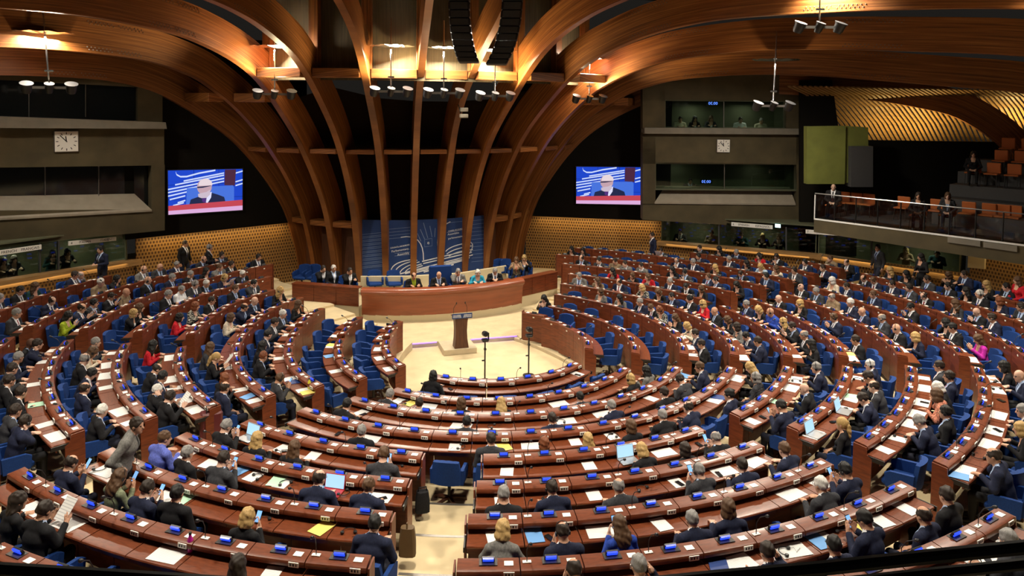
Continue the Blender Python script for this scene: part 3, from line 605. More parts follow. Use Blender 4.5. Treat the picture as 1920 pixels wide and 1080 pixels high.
# ------------------------------------------------------------------ video walls
def scr_mat(n, c, e=1.0): mat(n, (0, 0, 0), .5, emit=c, es=e)
for nm, c in (('scr_blue', (.008, .06, .60)), ('scr_white', (.62, .72, 1.)), ('scr_chair', (.06, .17, .72)), ('scr_suit', (.012, .02, .07)), ('scr_skin', (.55, .36, .42)), ('scr_head', (.80, .68, .72)), ('scr_red', (.55, .06, .09)), ('scr_pink', (.72, .42, .72)), ('scr_brown', (.07, .02, .05)), ('scr_shirt', (.75, .75, 1.)), ('scr_tie', (.08, .03, .2)), ('scr_beard', (.60, .50, .60))): scr_mat(nm, c)
def video_wall(corners, pl, words):
    n = pnorm(*pl); P = [at_plane(*c, *pl) + n * .13 for c in corners]; c0 = sum(P, Vector()) / 4; B = empty('video_wall', c0); tag(B, words, 'screen', 'video walls beside the ribs')
    def pt(u, v, o): A = P[0].lerp(P[1], u); D = P[3].lerp(P[2], u); return A.lerp(D, v) + n * o - c0
    def poly(nm, m, uv, o):
        s = MB(); a = sum(uv[i][0] * uv[(i + 1) % len(uv)][1] - uv[(i + 1) % len(uv)][0] * uv[i][1] for i in range(len(uv)))
        if a > 0: uv = uv[::-1]
        s.slab([pt(u, v, o) for u, v in uv], n * .002); return s.build(nm, m, B)
    s = MB(); s.slab([pt(u, v, -.1) for u, v in ((-.012, 1.02), (1.012, 1.02), (1.012, -.02), (-.012, -.02))], n * .095); s.build('housing', 'black_plastic', B)
    for i in range(3):
        for j in range(3): poly('panel', 'scr_blue', [(i / 3 + .002, j / 3 + .003), ((i + 1) / 3 - .002, j / 3 + .003), ((i + 1) / 3 - .002, (j + 1) / 3 - .003), (i / 3 + .002, (j + 1) / 3 - .003)], 0)
    s = MB()
    def stripe(pts, w):
        for (a, b), (c, d) in zip(pts[:-1], pts[1:]): s.slab([pt(a, b + w, .003), pt(c, d + w, .003), pt(c, d - w, .003), pt(a, b - w, .003)], n * .001)
    stripe([(.10, .04), (.11, .10), (.16, .15), (.24, .15), (.40, .08), (.62, .02)], .018)
    for y0, x0, x1 in ((.25, .20, .74), (.33, .09, .74), (.43, .0, .74), (.50, .0, .74), (.58, .0, .3), (.66, .02, .22), (.74, .12, .22), (.80, .06, .2), (.10, .9, 1.), (.31, .9, 1.), (.40, .9, 1.)):
        stripe([(x0, y0), (x1, y0 - .26 * (x1 - x0) - .02)], .016)
    s.build('stripes', 'scr_white', B)
    poly('column', 'scr_brown', [(.75, .01), (.905, .01), (.89, .40), (.745, .38)], .005)
    poly('chair_back', 'scr_chair', [(.24, .42), (.40, .40), (.86, .39), (.88, .44), (.88, .78), (.23, .80)], .006)
    poly('suit', 'scr_suit', [(.27, .80), (.29, .68), (.40, .62), (.56, .54), (.66, .60), (.74, .66), (.76, .78)], .008)
    poly('shirt', 'scr_shirt', [(.44, .64), (.57, .52), (.56, .66), (.51, .79), (.47, .74)], .010); poly('tie', 'scr_tie', [(.44, .66), (.50, .66), (.49, .78), (.44, .74)], .012)
    cx, cy = .475, .40
    poly('face', 'scr_skin', [(cx + .095 * math.cos(t) * (1 if math.cos(t) > 0 else 1.08), cy + .19 * math.sin(t)) for t in [k * math.pi / 10 for k in range(20)]], .014)
    poly('crown', 'scr_head', [(cx + .01 + .092 * math.cos(t), cy - .03 - .16 * abs(math.sin(t)) ** .8) for t in [k * math.pi / 10 for k in range(11)]], .016)
    poly('beard', 'scr_beard', [(.385, .56), (.42, .545), (.50, .52), (.545, .47), (.55, .58), (.50, .66), (.43, .66), (.39, .63)], .016)
    poly('glasses', 'scr_suit', [(.37, .395), (.56, .375), (.56, .385), (.45, .42), (.38, .425)], .018)
    poly('desk_edge', 'scr_red', [(0, .80), (1, .75), (1, .89), (0, .91)], .014); poly('desk_front', 'scr_pink', [(0, .91), (1, .89), (1, .998), (0, .998)], .014)
video_wall([(312.5, 319), (452.5, 316), (452, 393), (313.5, 402)], LW, 'large lit video wall showing a bald man, left of the ribs')
video_wall([(1081, 312), (1203.5, 313), (1202.5, 383), (1081, 381)], RW, 'large lit video wall showing a bald man, right of the ribs')

# ------------------------------------------------------------------ gallery on the right
GZ = 3.15; g0 = at_z(1527, 409, GZ); g1 = at_z(1990, 467, GZ); gd = (g1 - g0).normalized(); gn = Vector((-gd.y, gd.x, 0)); gn = gn if gn.dot(CAM - g0) > 0 else -gn
s = MB(); A = [g0, g1, g1 - gn * 9, g0 - gn * 9]; s.slab([p - Vector((0, 0, .06)) for p in A], (0, 0, .06)); struct(s.build('floor_gallery', 'grey_panel'))
s = MB(); s.slab([g0 + gn * .02 - Vector((0, 0, .5)), g1 + gn * .02 - Vector((0, 0, .62)), g1 + gn * .02 - Vector((0, 0, .05)), g0 + gn * .02 - Vector((0, 0, .05))], -gn * .5); struct(s.build('wall_gallery_front', 'concrete'))
s = MB(); s.slab([g0 + gn * .04 - Vector((0, 0, .05)), g1 + gn * .04 - Vector((0, 0, .05)), g1 + gn * .04, g0 + gn * .04], -gn * .06)
e = g0 - gn * 1.2; s.slab([g0 + gn * .04 - Vector((0, 0, .02)), g0 + gn * .04 + Vector((0, 0, .85)), g0 + gn * .04 + gd * .03 + Vector((0, 0, .85)), g0 + gn * .04 + gd * .03 - Vector((0, 0, .02))], -gn * .04)
nn += 1; struct(s.build('trim_%d' % nn, 'strip_white'))
RL = empty('gallery_railing', g0); tag(RL, 'glass railing with black posts along the visitors\' gallery', 'railing')
s = MB(); s.tube([(0, 0, .9), (g1 - g0) + Vector((0, 0, .9))], .022, 6); s.build('handrail', 'steel', RL)
Lg = (g1 - g0).length; npost = 10
for i in range(npost + 1):
    p = gd * (Lg * i / npost); s = MB(); s.box((p.x, p.y, .45), (.03, .03, .9)); s.build('post', 'rail_black', RL)
    if i < npost:
        q = gd * (Lg * (i + 1) / npost); s = MB(); s.slab([p + gd * .03 + Vector((0, 0, .06)), q - gd * .03 + Vector((0, 0, .06)), q - gd * .03 + Vector((0, 0, .86)), p + gd * .03 + Vector((0, 0, .86))], gn * .012); s.build('pane', 'clear_glass', RL)
# tiers behind it
for t in range(1, 6):
    s = MB(); a = g0 - gn * (1.2 + .85 * t) + gd * (3.2 if t > 0 else 0); b = g1 - gn * (1.2 + .85 * t) + gd * 4; z0 = GZ; z1 = GZ + .42 * t
    s.slab([a + Vector((0, 0, 0)), b, b - gn * 3, a - gn * 3], (0, 0, z1 - z0)); struct(s.build('floor_tier_%d' % t, 'grey_panel'))
def orange_chair():
    s = MB(); s.box((0, 0, .44), (.44, .42, .05), bev=.02); seat = s.mesh('seat', 'orange_seat', True)
    s = MB(); s.box((0, -.22, .64), (.43, .05, .38), Matrix.Rotation(rad(-10), 3, 'X'), bev=.02); back = s.mesh('backrest', 'orange_seat', True)
    s = MB()
    for x in (-.18, .18):
        for y in (-.16, .16): s.tube([(x, y, .42), (x * 1.1, y * 1.15, 0)], .013, 5)
    legs = s.mesh('legs', 'rail_black'); return seat, back, legs
OC = orange_chair(); gface = math.atan2(gn.y, gn.x) - math.pi / 2
gw = ['beside the stair', 'near the glass railing', 'on the gallery tier']
def put_orange(p, words, grp):
    r = empty('gallery_chair', p, gface); tag(r, words, 'chair', grp)
    for nm, me in zip(('seat', 'backrest', 'legs'), OC): place(nm, me, r)
    return r
cnt = 0
for i, px in enumerate((1578, 1601, 1624, 1690, 1752, 1812, 1850, 1876, 1898)):
    d = at_z(px, 394 + (px - 1578) * .095, GZ + .15); w = d.copy(); w.z = GZ
    put_orange(w, 'orange gallery chair, %s from the left behind the glass railing' % ORD[i], 'front orange gallery chairs')
for t, y0 in ((3, 322), (4, 306), (5, 288)):
    for i in range(6):
        b = g0 - gn * (1.2 + .85 * t + .42) + gd * (4.4 + .62 * i); b.z = GZ + .42 * t
        put_orange(b, 'orange gallery chair, %s from the left in upper tier row %s' % (ORD[i], ('one', 'two', 'three')[t - 3]), 'orange chairs on the upper tiers')
# olive block and dark walls round the gallery
GO = ((11.6, 4.2), (15.5, 3.0)); GK = ((13.0, 6.3), (22, 2.2))
for nm, q, f, b, m in (('olive', [(1513, 237), (1586, 236), (1584, 345), (1513, 345)], 0, .3, 'olive'), ('olive_side', [(1586, 236), (1631, 239), (1631, 335), (1584, 345)], -.12, .4, 'olive'), ('cabinet', [(1593, 274), (1634, 274), (1634, 350), (1593, 350)], .12, .3, 'grey_panel')):
    s = MB(); pslab(s, GO, q, f, b); struct(s.build('wall_gallery_' + nm, m))
for nm, q, f, b, m in (('back', [(1500, 150), (1560, 150), (1575, 262), (1990, 268), (1990, 480), (1500, 480)], 0, .2, 'wall_black'),):
    s = MB(); pslab(s, GK, q, f, b); struct(s.build('wall_gallery_' + nm, m))
# lit slatted vault beyond the last rib
VT = empty('slatted_vault', at_plane(1570, 265, (14, 8), (24, 3))); VT['kind'] = 'structure'; VT.name = 'ceiling_vault'
s = MB(); VP = ((13.5, 8.4), (25, 3.6)); L0 = VT.location.copy()
for i in range(64):
    t = i / 63; a = (1440 + 560 * t, 166 + 10 * t); b = (1600 + 560 * t, 274); n = pnorm(*VP)
    A = at_plane(*a, *VP) + n * 3.2; Bq = at_plane(*b, *VP) - n * .4; M1 = (A + Bq) / 2 + Vector((0, 0, .45)); w = .10
    d = Vector((VP[1][0] - VP[0][0], VP[1][1] - VP[0][1], 0)).normalized() * w
    for p, q in ((A, (A + M1) / 2 + Vector((0, 0, .1))), ((A + M1) / 2 + Vector((0, 0, .1)), M1), (M1, (M1 + Bq) / 2 + Vector((0, 0, .12))), ((M1 + Bq) / 2 + Vector((0, 0, .12)), Bq)):
        s.slab([p - L0 - d / 2, q - L0 - d / 2, q - L0 + d / 2, p - L0 + d / 2], (0, 0, .05))
o = s.build('slats', 'ledge_wood', VT); o['kind'] = 'stuff'
for px, py, e in ((1650, 285, 240), (1720, 290, 360), (1880, 270, 420)):
    p = at_plane(px, py, *VP) + pnorm(*VP) * 1.6; spot('vault_uplight', p, p + Vector((0, 0, 3)) - pnorm(*VP) * .9, e, (1., .72, .25), 150, 1., .2)
# small fixtures on the walls
mat('exit_lit', (.5, .8, .8), .4, emit=(.55, .9, .95), es=2.2)
def wall_box(name, pl, q, f, b, m, words, cat):
    o0 = at_plane(*q[0], *pl); s = MB(); pslab(s, pl, q, f, b); s.v = [tuple(Vector(v) - o0) for v in s.v]; tag(s.build(name, m, None, False, o0), words, cat)
wall_box('exit_sign', RB, [(1454, 419), (1464, 420), (1464, 426), (1454, 425)], .16, -.10, 'exit_lit', 'small lit exit sign above the Spanish interpreters', 'sign')
SW = ((17.3, .7), (18.8, -8)); wall_box('wall_panel', SW, [(1819, 478), (1850, 482), (1849, 504), (1818, 501)], .12, -.02, 'cream_wall', 'cream panel box on the lattice wall under the gallery', 'panel')
GP = ((g0.x, g0.y), (g1.x, g1.y))
for i, q in enumerate(([(1778, 444), (1839, 452), (1839, 462), (1778, 454)], [(1845, 453), (1908, 461), (1908, 472), (1845, 463)])): wall_box('gallery_plaque', GP, q, .07, -.02, 'concrete_light', 'long grey plaque on gallery front, %s one' % ('left', 'right')[i], 'plaque')
# ------------------------------------------------------------------ president's desk and its wings
PR = 6.9; PCY = 5.0 + PR                              # the desk front bows towards the arena
def parc(x, off=0., z=0.): return Vector((x * (PR + off) / PR, PCY - math.sqrt(PR * PR - x * x) * (PR + off) / PR, z))
def pres_sweep(prof, x0, x1, n=14):
    """profile [(towards the arena, z)] carried along the bowed front"""
    s = MB(); m = len(prof)
    for i in range(n + 1):
        x = x0 + (x1 - x0) * i / n
        for d, z in prof: s.v.append(tuple(parc(x, d, z)))
    for i in range(n):
        for j in range(m): k = (j + 1) % m; s.f.append((i * m + j, i * m + k, (i + 1) * m + k, (i + 1) * m + j)); s.m.append(0)
    s.f.append(tuple(reversed(range(m)))); s.m.append(0); s.f.append(tuple(n * m + j for j in range(m))); s.m.append(0)
    return s
mat('cherry', (.26, .065, .024), .3, noise=(1.6, .22, (.6, .6, 5)), coat=.25)
D = empty('president_desk', (0, 5.3, 0)); tag(D, 'long curved red-brown president\'s desk with rounded top edge', 'desk')
def dpart(s, nm, m, smooth=False):
    s.v = [(x - D.location.x, y - D.location.y, z - D.location.z) for x, y, z in s.v]; return s.build(nm, m, D, smooth)
roll = [(.15 * math.cos(t) + .0, .985 + .125 * math.sin(t)) for t in [math.pi * k / 6 - math.pi / 2 for k in range(7)]]
dpart(pres_sweep([(.0, .20), (.02, .5), (.05, .84)] + roll[1:] + [(-.10, 1.105), (-.13, .95), (-.75, .95), (-.75, .90), (-.06, .90), (-.06, .20)], -2.78, 2.72), 'front', 'cherry', True)
dpart(pres_sweep([(.0, 0), (.0, .22), (-.5, .22), (-.5, 0)], -2.74, 2.68), 'plinth', 'cream_wall')
for a, b, nm, words in (((-2.86, 5.98), (-4.98, 7.22), 'left', 'three-panel wooden wing desk left of the president\'s desk'), ((2.66, 5.72), (4.42, 6.56), 'right', 'three-panel wooden wing desk right of the president\'s desk')):
    W = empty('wing_desk', (a[0], a[1], 0)); tag(W, words, 'desk'); a3, b3 = Vector((*a, 0)), Vector((*b, 0)); d = (b3 - a3); n = pnorm(a, b)
    for i in range(3):
        p, q = a3 + d * ((i + .01) / 3), a3 + d * ((i + .99) / 3); s = MB(); s.slab([p + Vector((0, 0, .38)), q + Vector((0, 0, .38)), q + Vector((0, 0, .97)), p + Vector((0, 0, .97))], -n * .05); s.v = [tuple(Vector(v) - a3) for v in s.v]; s.build('panel', 'mahogany', W)
    s = MB(); s.slab([a3 + n * .03 + Vector((0, 0, .97)), b3 + n * .03 + Vector((0, 0, .97)), b3 - n * .3 + Vector((0, 0, .97)), a3 - n * .3 + Vector((0, 0, .97))], (0, 0, .035)); s.v = [tuple(Vector(v) - a3) for v in s.v]; s.build('top', 'mahogany_top', W)
    s = MB(); s.slab([a3 - n * .02, b3 - n * .02, b3 - n * .02 + Vector((0, 0, .38)), a3 - n * .02 + Vector((0, 0, .38))], -n * .3); s.v = [tuple(Vector(v) - a3) for v in s.v]; s.build('plinth', 'cream_wall', W)
# raised floor behind the desk, cream parapet before the backdrop
s = MB(); pts = [parc(x, -.45, .30) for x in np.linspace(-2.7, 2.65, 9)]
pts = [Vector((-4.9, 7.5, .3)), Vector((-2.95, 6.25, .3))] + pts + [Vector((2.75, 6.0, .3)), Vector((4.4, 6.9, .3)), Vector((4.6, 9.6, .3)), Vector((-5.0, 10.2, .3))]
s.slab([p - Vector((0, 0, .3)) for p in pts], (0, 0, .3)); struct(s.build('floor_dais', 'carpet'))
s = MB(); A = [Vector((-2.62, 7.75, .3)), Vector((-1.0, 7.35, .3)), Vector((.9, 7.35, .3)), Vector((2.9, 8.1, .3))]
for p, q in zip(A[:-1], A[1:]): s.slab([p, q, q + Vector((0, 0, .66)), p + Vector((0, 0, .66))], (0, .14, 0))
struct(s.build('wall_parapet', 'cream_wall'))

# ------------------------------------------------------------------ speaker's podium
PD = empty('podium', (-.24, 2.2, .03)); tag(PD, 'tall dark wooden speaker\'s podium with blue sign in the arena', 'podium')
s = MB(); Wd = [(.21, 0), (.175, .25), (.165, .5), (.18, .75), (.2, .92)]
for i, (w, z) in enumerate(Wd):
    y0 = -.17 + .05 * math.sin(z * 2.4); s.v += [(-w, y0, z), (w, y0, z), (w, y0 + .30, z), (-w, y0 + .30, z)]
for i in range(len(Wd) - 1):
    for j in range(4): k = (j + 1) % 4; s.f.append((4 * i + j, 4 * i + k, 4 * i + 4 + k, 4 * i + 4 + j)); s.m.append(0)
s.f += [(3, 2, 1, 0), tuple(4 * (len(Wd) - 1) + j for j in range(4))]; s.m += [0, 0]; s.build('column', 'dark_wood', PD)
s = MB(); s.box((0, .0, .945), (.52, .34, .04), Matrix.Rotation(rad(-12), 3, 'X'), bev=.012); s.build('reading_desk', 'mahogany_top', PD)
s = MB(); s.box((0, -.20, .965), (.60, .02, .15), bev=.004); sg = s.build('sign', 'panel_blue', PD)
sg2 = MB()
for k in range(3):
    for sx in (-1, 1): sg2.box((sx * (.05 + .03 * k), -.212, .965), (.012, .004, .10), Matrix.Rotation(rad(sx * 18), 3, 'Y'))
for sx in (-1, 1):
    for k in range(3): sg2.box((sx * .2, -.212, .995 - .03 * k), (.15, .004, .012))
sg2.build('sign_print', 'panel_white', sg)
for sx in (-1, 1):
    s = MB(); s.tube([(sx * .2, .05, .98), (sx * .2, .04, 1.15), (sx * .13, -.02, 1.30)], .006, 6); s.lathe([(.012, -.03), (.016, 0), (.012, .03)], (sx * .13, -.02, 1.30), 8); s.build('microphone', 'black_plastic', PD)
# ------------------------------------------------------------------ two remote cameras on poles
for (px, py, top, words) in ((909, 714, 657, 'black remote camera on pole, left one in front of the first desks'), (991, 704, 650, 'black remote camera on pole, right one in front of the first desks')):
    b = at_z(px, py, -.13); T = empty('pole_camera', b); tag(T, words, 'camera', 'remote cameras in the arena')
    s = MB(); s.tube([(0, 0, .02), (0, 0, 1.05)], .022, 8); s.build('pole', 'black_plastic', T)
    s = MB(); s.lathe([(.16, 0), (.16, .015), (.03, .03)], (0, 0, 0), 12); s.build('foot', 'black_plastic', T)
    s = MB(); s.box((0, 0, 1.09), (.17, .17, .07), bev=.02); s.box((.09, 0, 1.18), (.03, .05, .2)); s.build('mount', 'black_plastic', T)
    s = MB(); s.lathe([(.055, -.1), (.075, -.08), (.075, .08), (.05, .1)], (.0, .0, 1.26), 12, rot=Matrix.Rotation(rad(78), 3, 'X')); s.build('camera_head', 'black_plastic', T, True)
    s = MB(); s.box((-.05, 0, .55), (.07, .03, .03)); s.box((0, 0, .85), (.06, .06, .05)); s.build('clamp', 'black_plastic', T)

# ------------------------------------------------------------------ delegates' desks
def visible(p, mx=25, my=40):
    d = p - CAM; z = d.dot(FWD)
    if z < .5: return False
    x = 960 + FPX * d.dot(RGT) / z; y = PPY - FPX * d.dot(UPV) / z
    return -mx < x < 1920 + mx and y < 1080 + my
BWORD = {'front_left': 'front left block', 'front_centre': 'front centre block', 'front_right': 'front right block', 'far_left': 'far left block', 'left': 'left side block', 'near_left': 'near left block',
         'near_centre': 'near centre block', 'near_right': 'near right block', 'right': 'right side block', 'far_right': 'far right block'}
s = MB(); s.box((0, 0, .003), (.21, .125, .010), m=1); s.box((0, .015, .035), (.15, .03, .06), Matrix.Rotation(rad(28), 3, 'X'), m=0, bev=.004); UNIT = s.mesh('voting_unit', ['black_plastic', 'dark_edge'])
s = MB(); s.box((0, -.006, .036), (.125, .02, .042), Matrix.Rotation(rad(28), 3, 'X')); DISP = s.mesh('display', 'display_blue')
s = MB(); s.box((0, 0, .002), (.105, .085, .004)); CARD = s.mesh('seat_card', 'white_card')
s = MB(); s.box((0, 0, 0), (.125, .012, .055), m=0)
for x, w in ((-.035, .02), (.0, .02), (.035, .012)): s.box((x, -.007, 0), (w, .004, .028), m=1)
SOCK = s.mesh('socket_plate', ['socket_white', 'ink'])
s = MB(); s.box((0, 0, 0), (.055, .008, .035)); NUMP = s.mesh('number_plate', 'white_card')
s = MB(); s.box((0, 0, .004), (.10, .05, .008), m=1); s.tube([(0, 0, 0), (.0, .0, .14), (.01, -.05, .24), (.02, -.14, .30)], .0055, 6, 0)
s.lathe([(.010, -.035), (.019, -.02), (.021, .012), (.012, .03)], (.021, -.165, .312), 8, 0, Matrix.Rotation(rad(62), 3, 'X')); MIC = s.mesh('microphone', ['black_plastic', 'white_card'], True)
SEATS = {}
for b, k, a0, a1 in BLOCKS:
    azs, w = seats_of(k, a0, a1)
    keep = [i for i, a in enumerate(azs) if visible(pol(RK[k], rad(a), zrow(k, a) + .9))]
    if not keep: continue
    i0, i1 = keep[0], keep[-1]; R = RK[k]; wr = rad(w); am = (azs[i0] + azs[i1]) / 2; Rm = R + drift(k, am); zm = zfl(k, am); e = zrow(k, am) - zm - .10
    T = empty('delegate_desk', pol(Rm, rad(am), zm), rad(am))
    tag(T, 'curved mahogany desk, %s row from the arena, %s' % (ORD[k], BWORD[b]), 'desk', 'curved delegates\' desks')
    seg = 4 if k < 3 else 3; gap = .007 / R; ang = [-wr / 2 + gap + (wr - 2 * gap) * t / seg for t in range(seg + 1)]
    def sw(prof, nm, m, smooth=False):
        s = MB(); s.sweep([(d, z + e) for d, z in prof], ang, R, dy=R); return s.mesh(nm, m, smooth)
    front = sw([(-.055, .10), (-.025, .10), (-.025, .885), (-.055, .885)], 'front_panel', 'mahogany')
    cons = sw([(-.065, .87), (-.065, .930), (-.055, .940), (.115, .926), (.148, .912), (.16, .89), (.157, .855), (.14, .845), (.05, .845), (.05, .750), (.025, .750), (.025, .87)], 'console', 'mahogany_top', True)
    top = sw([(.04, .755), (.04, .787), (.385, .787), (.412, .781), (.42, .766), (.412, .747), (.385, .742), (.36, .742), (.36, .67), (.34, .67), (.34, .755)], 'desk_top', 'mahogany_top', True)
    for i in range(i0, i1 + 1):
        a = azs[i]; Ra = R + drift(k, a); rel = rad(a - am); dz = zfl(k, a) - zm; SEATS[(b, k, i)] = (a, Ra, zfl(k, a))
        def put(nm, me, d, z, xo=0., par=T):
            rr = Ra + d; p = Vector((xo, -rr, 0)); p.rotate(Matrix.Rotation(rel, 3, 'Z')); return place(nm, me, par, (p.x, p.y + Rm, z + dz), rel)
        put('front_panel', front, 0, 0); put('console', cons, 0, 0); put('desk_top', top, 0, 0)
        u = put('voting_unit', UNIT, .015, .934 + e); place('display', DISP, u)
        put('seat_card', CARD, .035, .932 + e, .235); put('socket_plate', SOCK, .161, .882 + e, .235); put('number_plate', NUMP, -.058, .835 + e, 0)
        if i % 2 == 1: put('microphone', MIC, .02, .934 + e, -.28)
    for i, sg in ((i0, -1), (i1, 1)):   # end panels
        a = azs[i] + sg * (w / 2 + deg(.012 / R)); Ra = R + drift(k, a); rel = rad(a - am); s = MB()
        s.slab([(0, -y, z) for y, z in ((-.06, .0), (-.06, .92 + e), (.15, .905 + e), (.16, .79 + e), (.24, .745 + e), (.22, .0))], (.022 * sg, 0, 0)); s.slab([(0, -y, z) for y, z in ((.17, .715 + e), (.17, .783 + e), (.435, .783 + e), (.435, .715 + e))], (.02 * sg, 0, 0), 1)
        p = Vector((0, -Ra, 0)); p.rotate(Matrix.Rotation(rel, 3, 'Z')); s.build('end_panel', ['mahogany', 'dark_edge'], T, loc=(p.x, p.y + Rm, zfl(k, azs[i]) - zm), rz=rel)

# ------------------------------------------------------------------ delegates' chairs
s = MB(); s.box((0, .02, .43), (.48, .46, .11), bev=.035); CH_SEAT = s.mesh('seat', 'chair_blue', True)
s = MB()
nx, nz = 9, 7; Rb = Matrix.Rotation(rad(-9), 3, 'X')
grid = []
for side in (0, 1):
    for j in range(nz):
        v = j / (nz - 1); zz = .42 + .43 * v
        for i in range(nx):
            u = i / (nx - 1) * 2 - 1; hw = .25 - .03 * v ** 3; y = -.215 + .05 * u * u - (.0 if side else .085 * (1 - .25 * abs(u) ** 3)) + (.012 if (i % 2 and side) else 0) ; y -= (.42 * 0 + .16 * (v)) * .35
            grid.append((u * hw, y, zz - (.03 * u * u * v)))
s.v = grid; nn2 = nx * nz
for j in range(nz - 1):
    for i in range(nx - 1):
        a = j * nx + i; s.f.append((a, a + 1, a + nx + 1, a + nx)); s.m.append(0); a += nn2; s.f.append((a, a + nx, a + nx + 1, a + 1)); s.m.append(0)
def edgering():
    r = [i for i in range(nx)] + [j * nx + nx - 1 for j in range(1, nz)] + [(nz - 1) * nx + i for i in range(nx - 2, -1, -1)] + [j * nx for j in range(nz - 2, 0, -1)]; return r
er = edgering()
for p, q in zip(er, er[1:] + er[:1]): s.f.append((q, p, p + nn2, q + nn2)); s.m.append(0)
CH_BACK = s.mesh('backrest', 'chair_blue', True)
s = MB(); s.slab([(0, -.20, .40), (0, .18, .40), (0, .20, .60), (0, .12, .645), (0, -.22, .66)], (.055, 0, 0)); CH_ARM = s.mesh('armrest', 'chair_blue')
s = MB(); s.tube([(0, 0, .07), (0, 0, .39)], .03, 8); s.box((0, 0, .37), (.25, .2, .03)); CH_POST = s.mesh('pedestal', 'black_plastic')
s = MB()
for q in range(5):
    a = 2 * math.pi * q / 5 + .3; s.box((math.cos(a) * .15, math.sin(a) * .15, .06), (.30, .05, .035), Matrix.Rotation(a, 3, 'Z') @ Matrix.Rotation(rad(7), 3, 'Y')); s.box((math.cos(a) * .28, math.sin(a) * .28, .02), (.05, .04, .04), Matrix.Rotation(a, 3, 'Z'))
s.lathe([(.05, .04), (.05, .09), (.03, .1)], (0, 0, 0), 8); CH_BASE = s.mesh('star_base', 'base_wood')
def chair(loc, rz, words, grp='blue swivel chairs'):
    r = empty('swivel_chair', loc, rz); tag(r, words, 'chair', grp)
    place('seat', CH_SEAT, r); place('backrest', CH_BACK, r); place('armrest', CH_ARM, r, (.235, 0, 0)); place('armrest', CH_ARM, r, (-.29, 0, 0)); place('pedestal', CH_POST, r); place('star_base', CH_BASE, r)
    return r
# ------------------------------------------------------------------ people: one continuous skin per figure
def surface_nets(D, h, org):
    """D sampled on a grid (negative inside) -> vertices, quads"""
    s = D < 0; nx, ny, nz = D.shape
    c = np.zeros((nx - 1, ny - 1, nz - 1), np.int8)
    for i in (0, 1):
        for j in (0, 1):
            for k in (0, 1): c += s[i:nx - 1 + i, j:ny - 1 + j, k:nz - 1 + k]
    act = (c > 0) & (c < 8); idx = -np.ones(act.shape, np.int64); ii = np.argwhere(act); idx[act] = np.arange(len(ii))
    acc = np.zeros((len(ii), 3)); cnt = np.zeros(len(ii))
    cor = [(i, j, k) for i in (0, 1) for j in (0, 1) for k in (0, 1)]
    for a in range(8):
        for b in range(a + 1, 8):
            ca, cb = np.array(cor[a]), np.array(cor[b])
            if abs(ca - cb).sum() != 1: continue
            va = D[tuple((ii + ca).T)]; vb = D[tuple((ii + cb).T)]; m = (va < 0) != (vb < 0); t = np.where(m, va / np.where(m, va - vb, 1), 0)
            acc[m] += (ca + t[:, None] * (cb - ca))[m]; cnt[m] += 1
    V = (ii + acc / cnt[:, None]) * h + org; F = []
    for ax in range(3):
        b1, b2 = (ax + 1) % 3, (ax + 2) % 3
        sl0 = [slice(None)] * 3; sl1 = [slice(None)] * 3; sl0[ax] = slice(0, D.shape[ax] - 1); sl1[ax] = slice(1, None)
        A, B = s[tuple(sl0)], s[tuple(sl1)]; e = np.argwhere(A != B)
        e = e[(e[:, b1] > 0) & (e[:, b2] > 0) & (e[:, b1] < D.shape[b1] - 1) & (e[:, b2] < D.shape[b2] - 1)]
        ins = A[tuple(e.T)]
        def cell(d1, d2): q = e.copy(); q[:, b1] -= d1; q[:, b2] -= d2; return idx[tuple(q.T)]
        q = np.stack([cell(1, 1), cell(0, 1), cell(0, 0), cell(1, 0)], 1); q[~ins] = q[~ins][:, ::-1]; F.append(q)
    return V, np.concatenate(F)
def sdf_eval(prims, h, lo, hi):
    n = np.ceil((np.array(hi) - lo) / h).astype(int) + 1; D = np.full(n, .5); own = np.zeros(n, np.int16); best = np.full(n, 9.)
    ax = [lo[i] + h * np.arange(n[i]) for i in range(3)]
    for pi, p in enumerate(prims):
        pad = .07; a, b = p['lo'] - pad, p['hi'] + pad
        r = [slice(max(0, int((a[i] - lo[i]) / h)), min(n[i], int((b[i] - lo[i]) / h) + 2)) for i in range(3)]
        if any(q.stop <= q.start for q in r): continue
        X, Y, Z = np.meshgrid(ax[0][r[0]], ax[1][r[1]], ax[2][r[2]], indexing='ij'); d = p['f'](X, Y, Z); sub = tuple(r); k = p['k']; o = D[sub]
        hh = np.clip(.5 + .5 * (o - d) / k, 0, 1); D[sub] = o * (1 - hh) + d * hh - k * hh * (1 - hh)
        bb = best[sub]; m = d < bb; bb[m] = d[m]; oo = own[sub]; oo[m] = pi
    return D, own
def cone(a, b, ra, rb, m=1, sx=1., k=.025, tag=None):
    a, b = np.array(a, float), np.array(b, float); R = max(ra, rb); ex = np.array([R * sx, R, R])
    a2, b2 = a / [sx, 1, 1], b / [sx, 1, 1]; ab = b2 - a2; L = max(ab @ ab, 1e-9)
    def f(X, Y, Z):
        px, py, pz = X / sx - a2[0], Y - a2[1], Z - a2[2]; t = np.clip((px * ab[0] + py * ab[1] + pz * ab[2]) / L, 0, 1)
        return np.sqrt((px - t * ab[0]) ** 2 + (py - t * ab[1]) ** 2 + (pz - t * ab[2]) ** 2) - (ra + t * (rb - ra))
    return dict(f=f, lo=np.minimum(a, b) - ex, hi=np.maximum(a, b) + ex, m=m, k=k, tag=tag)
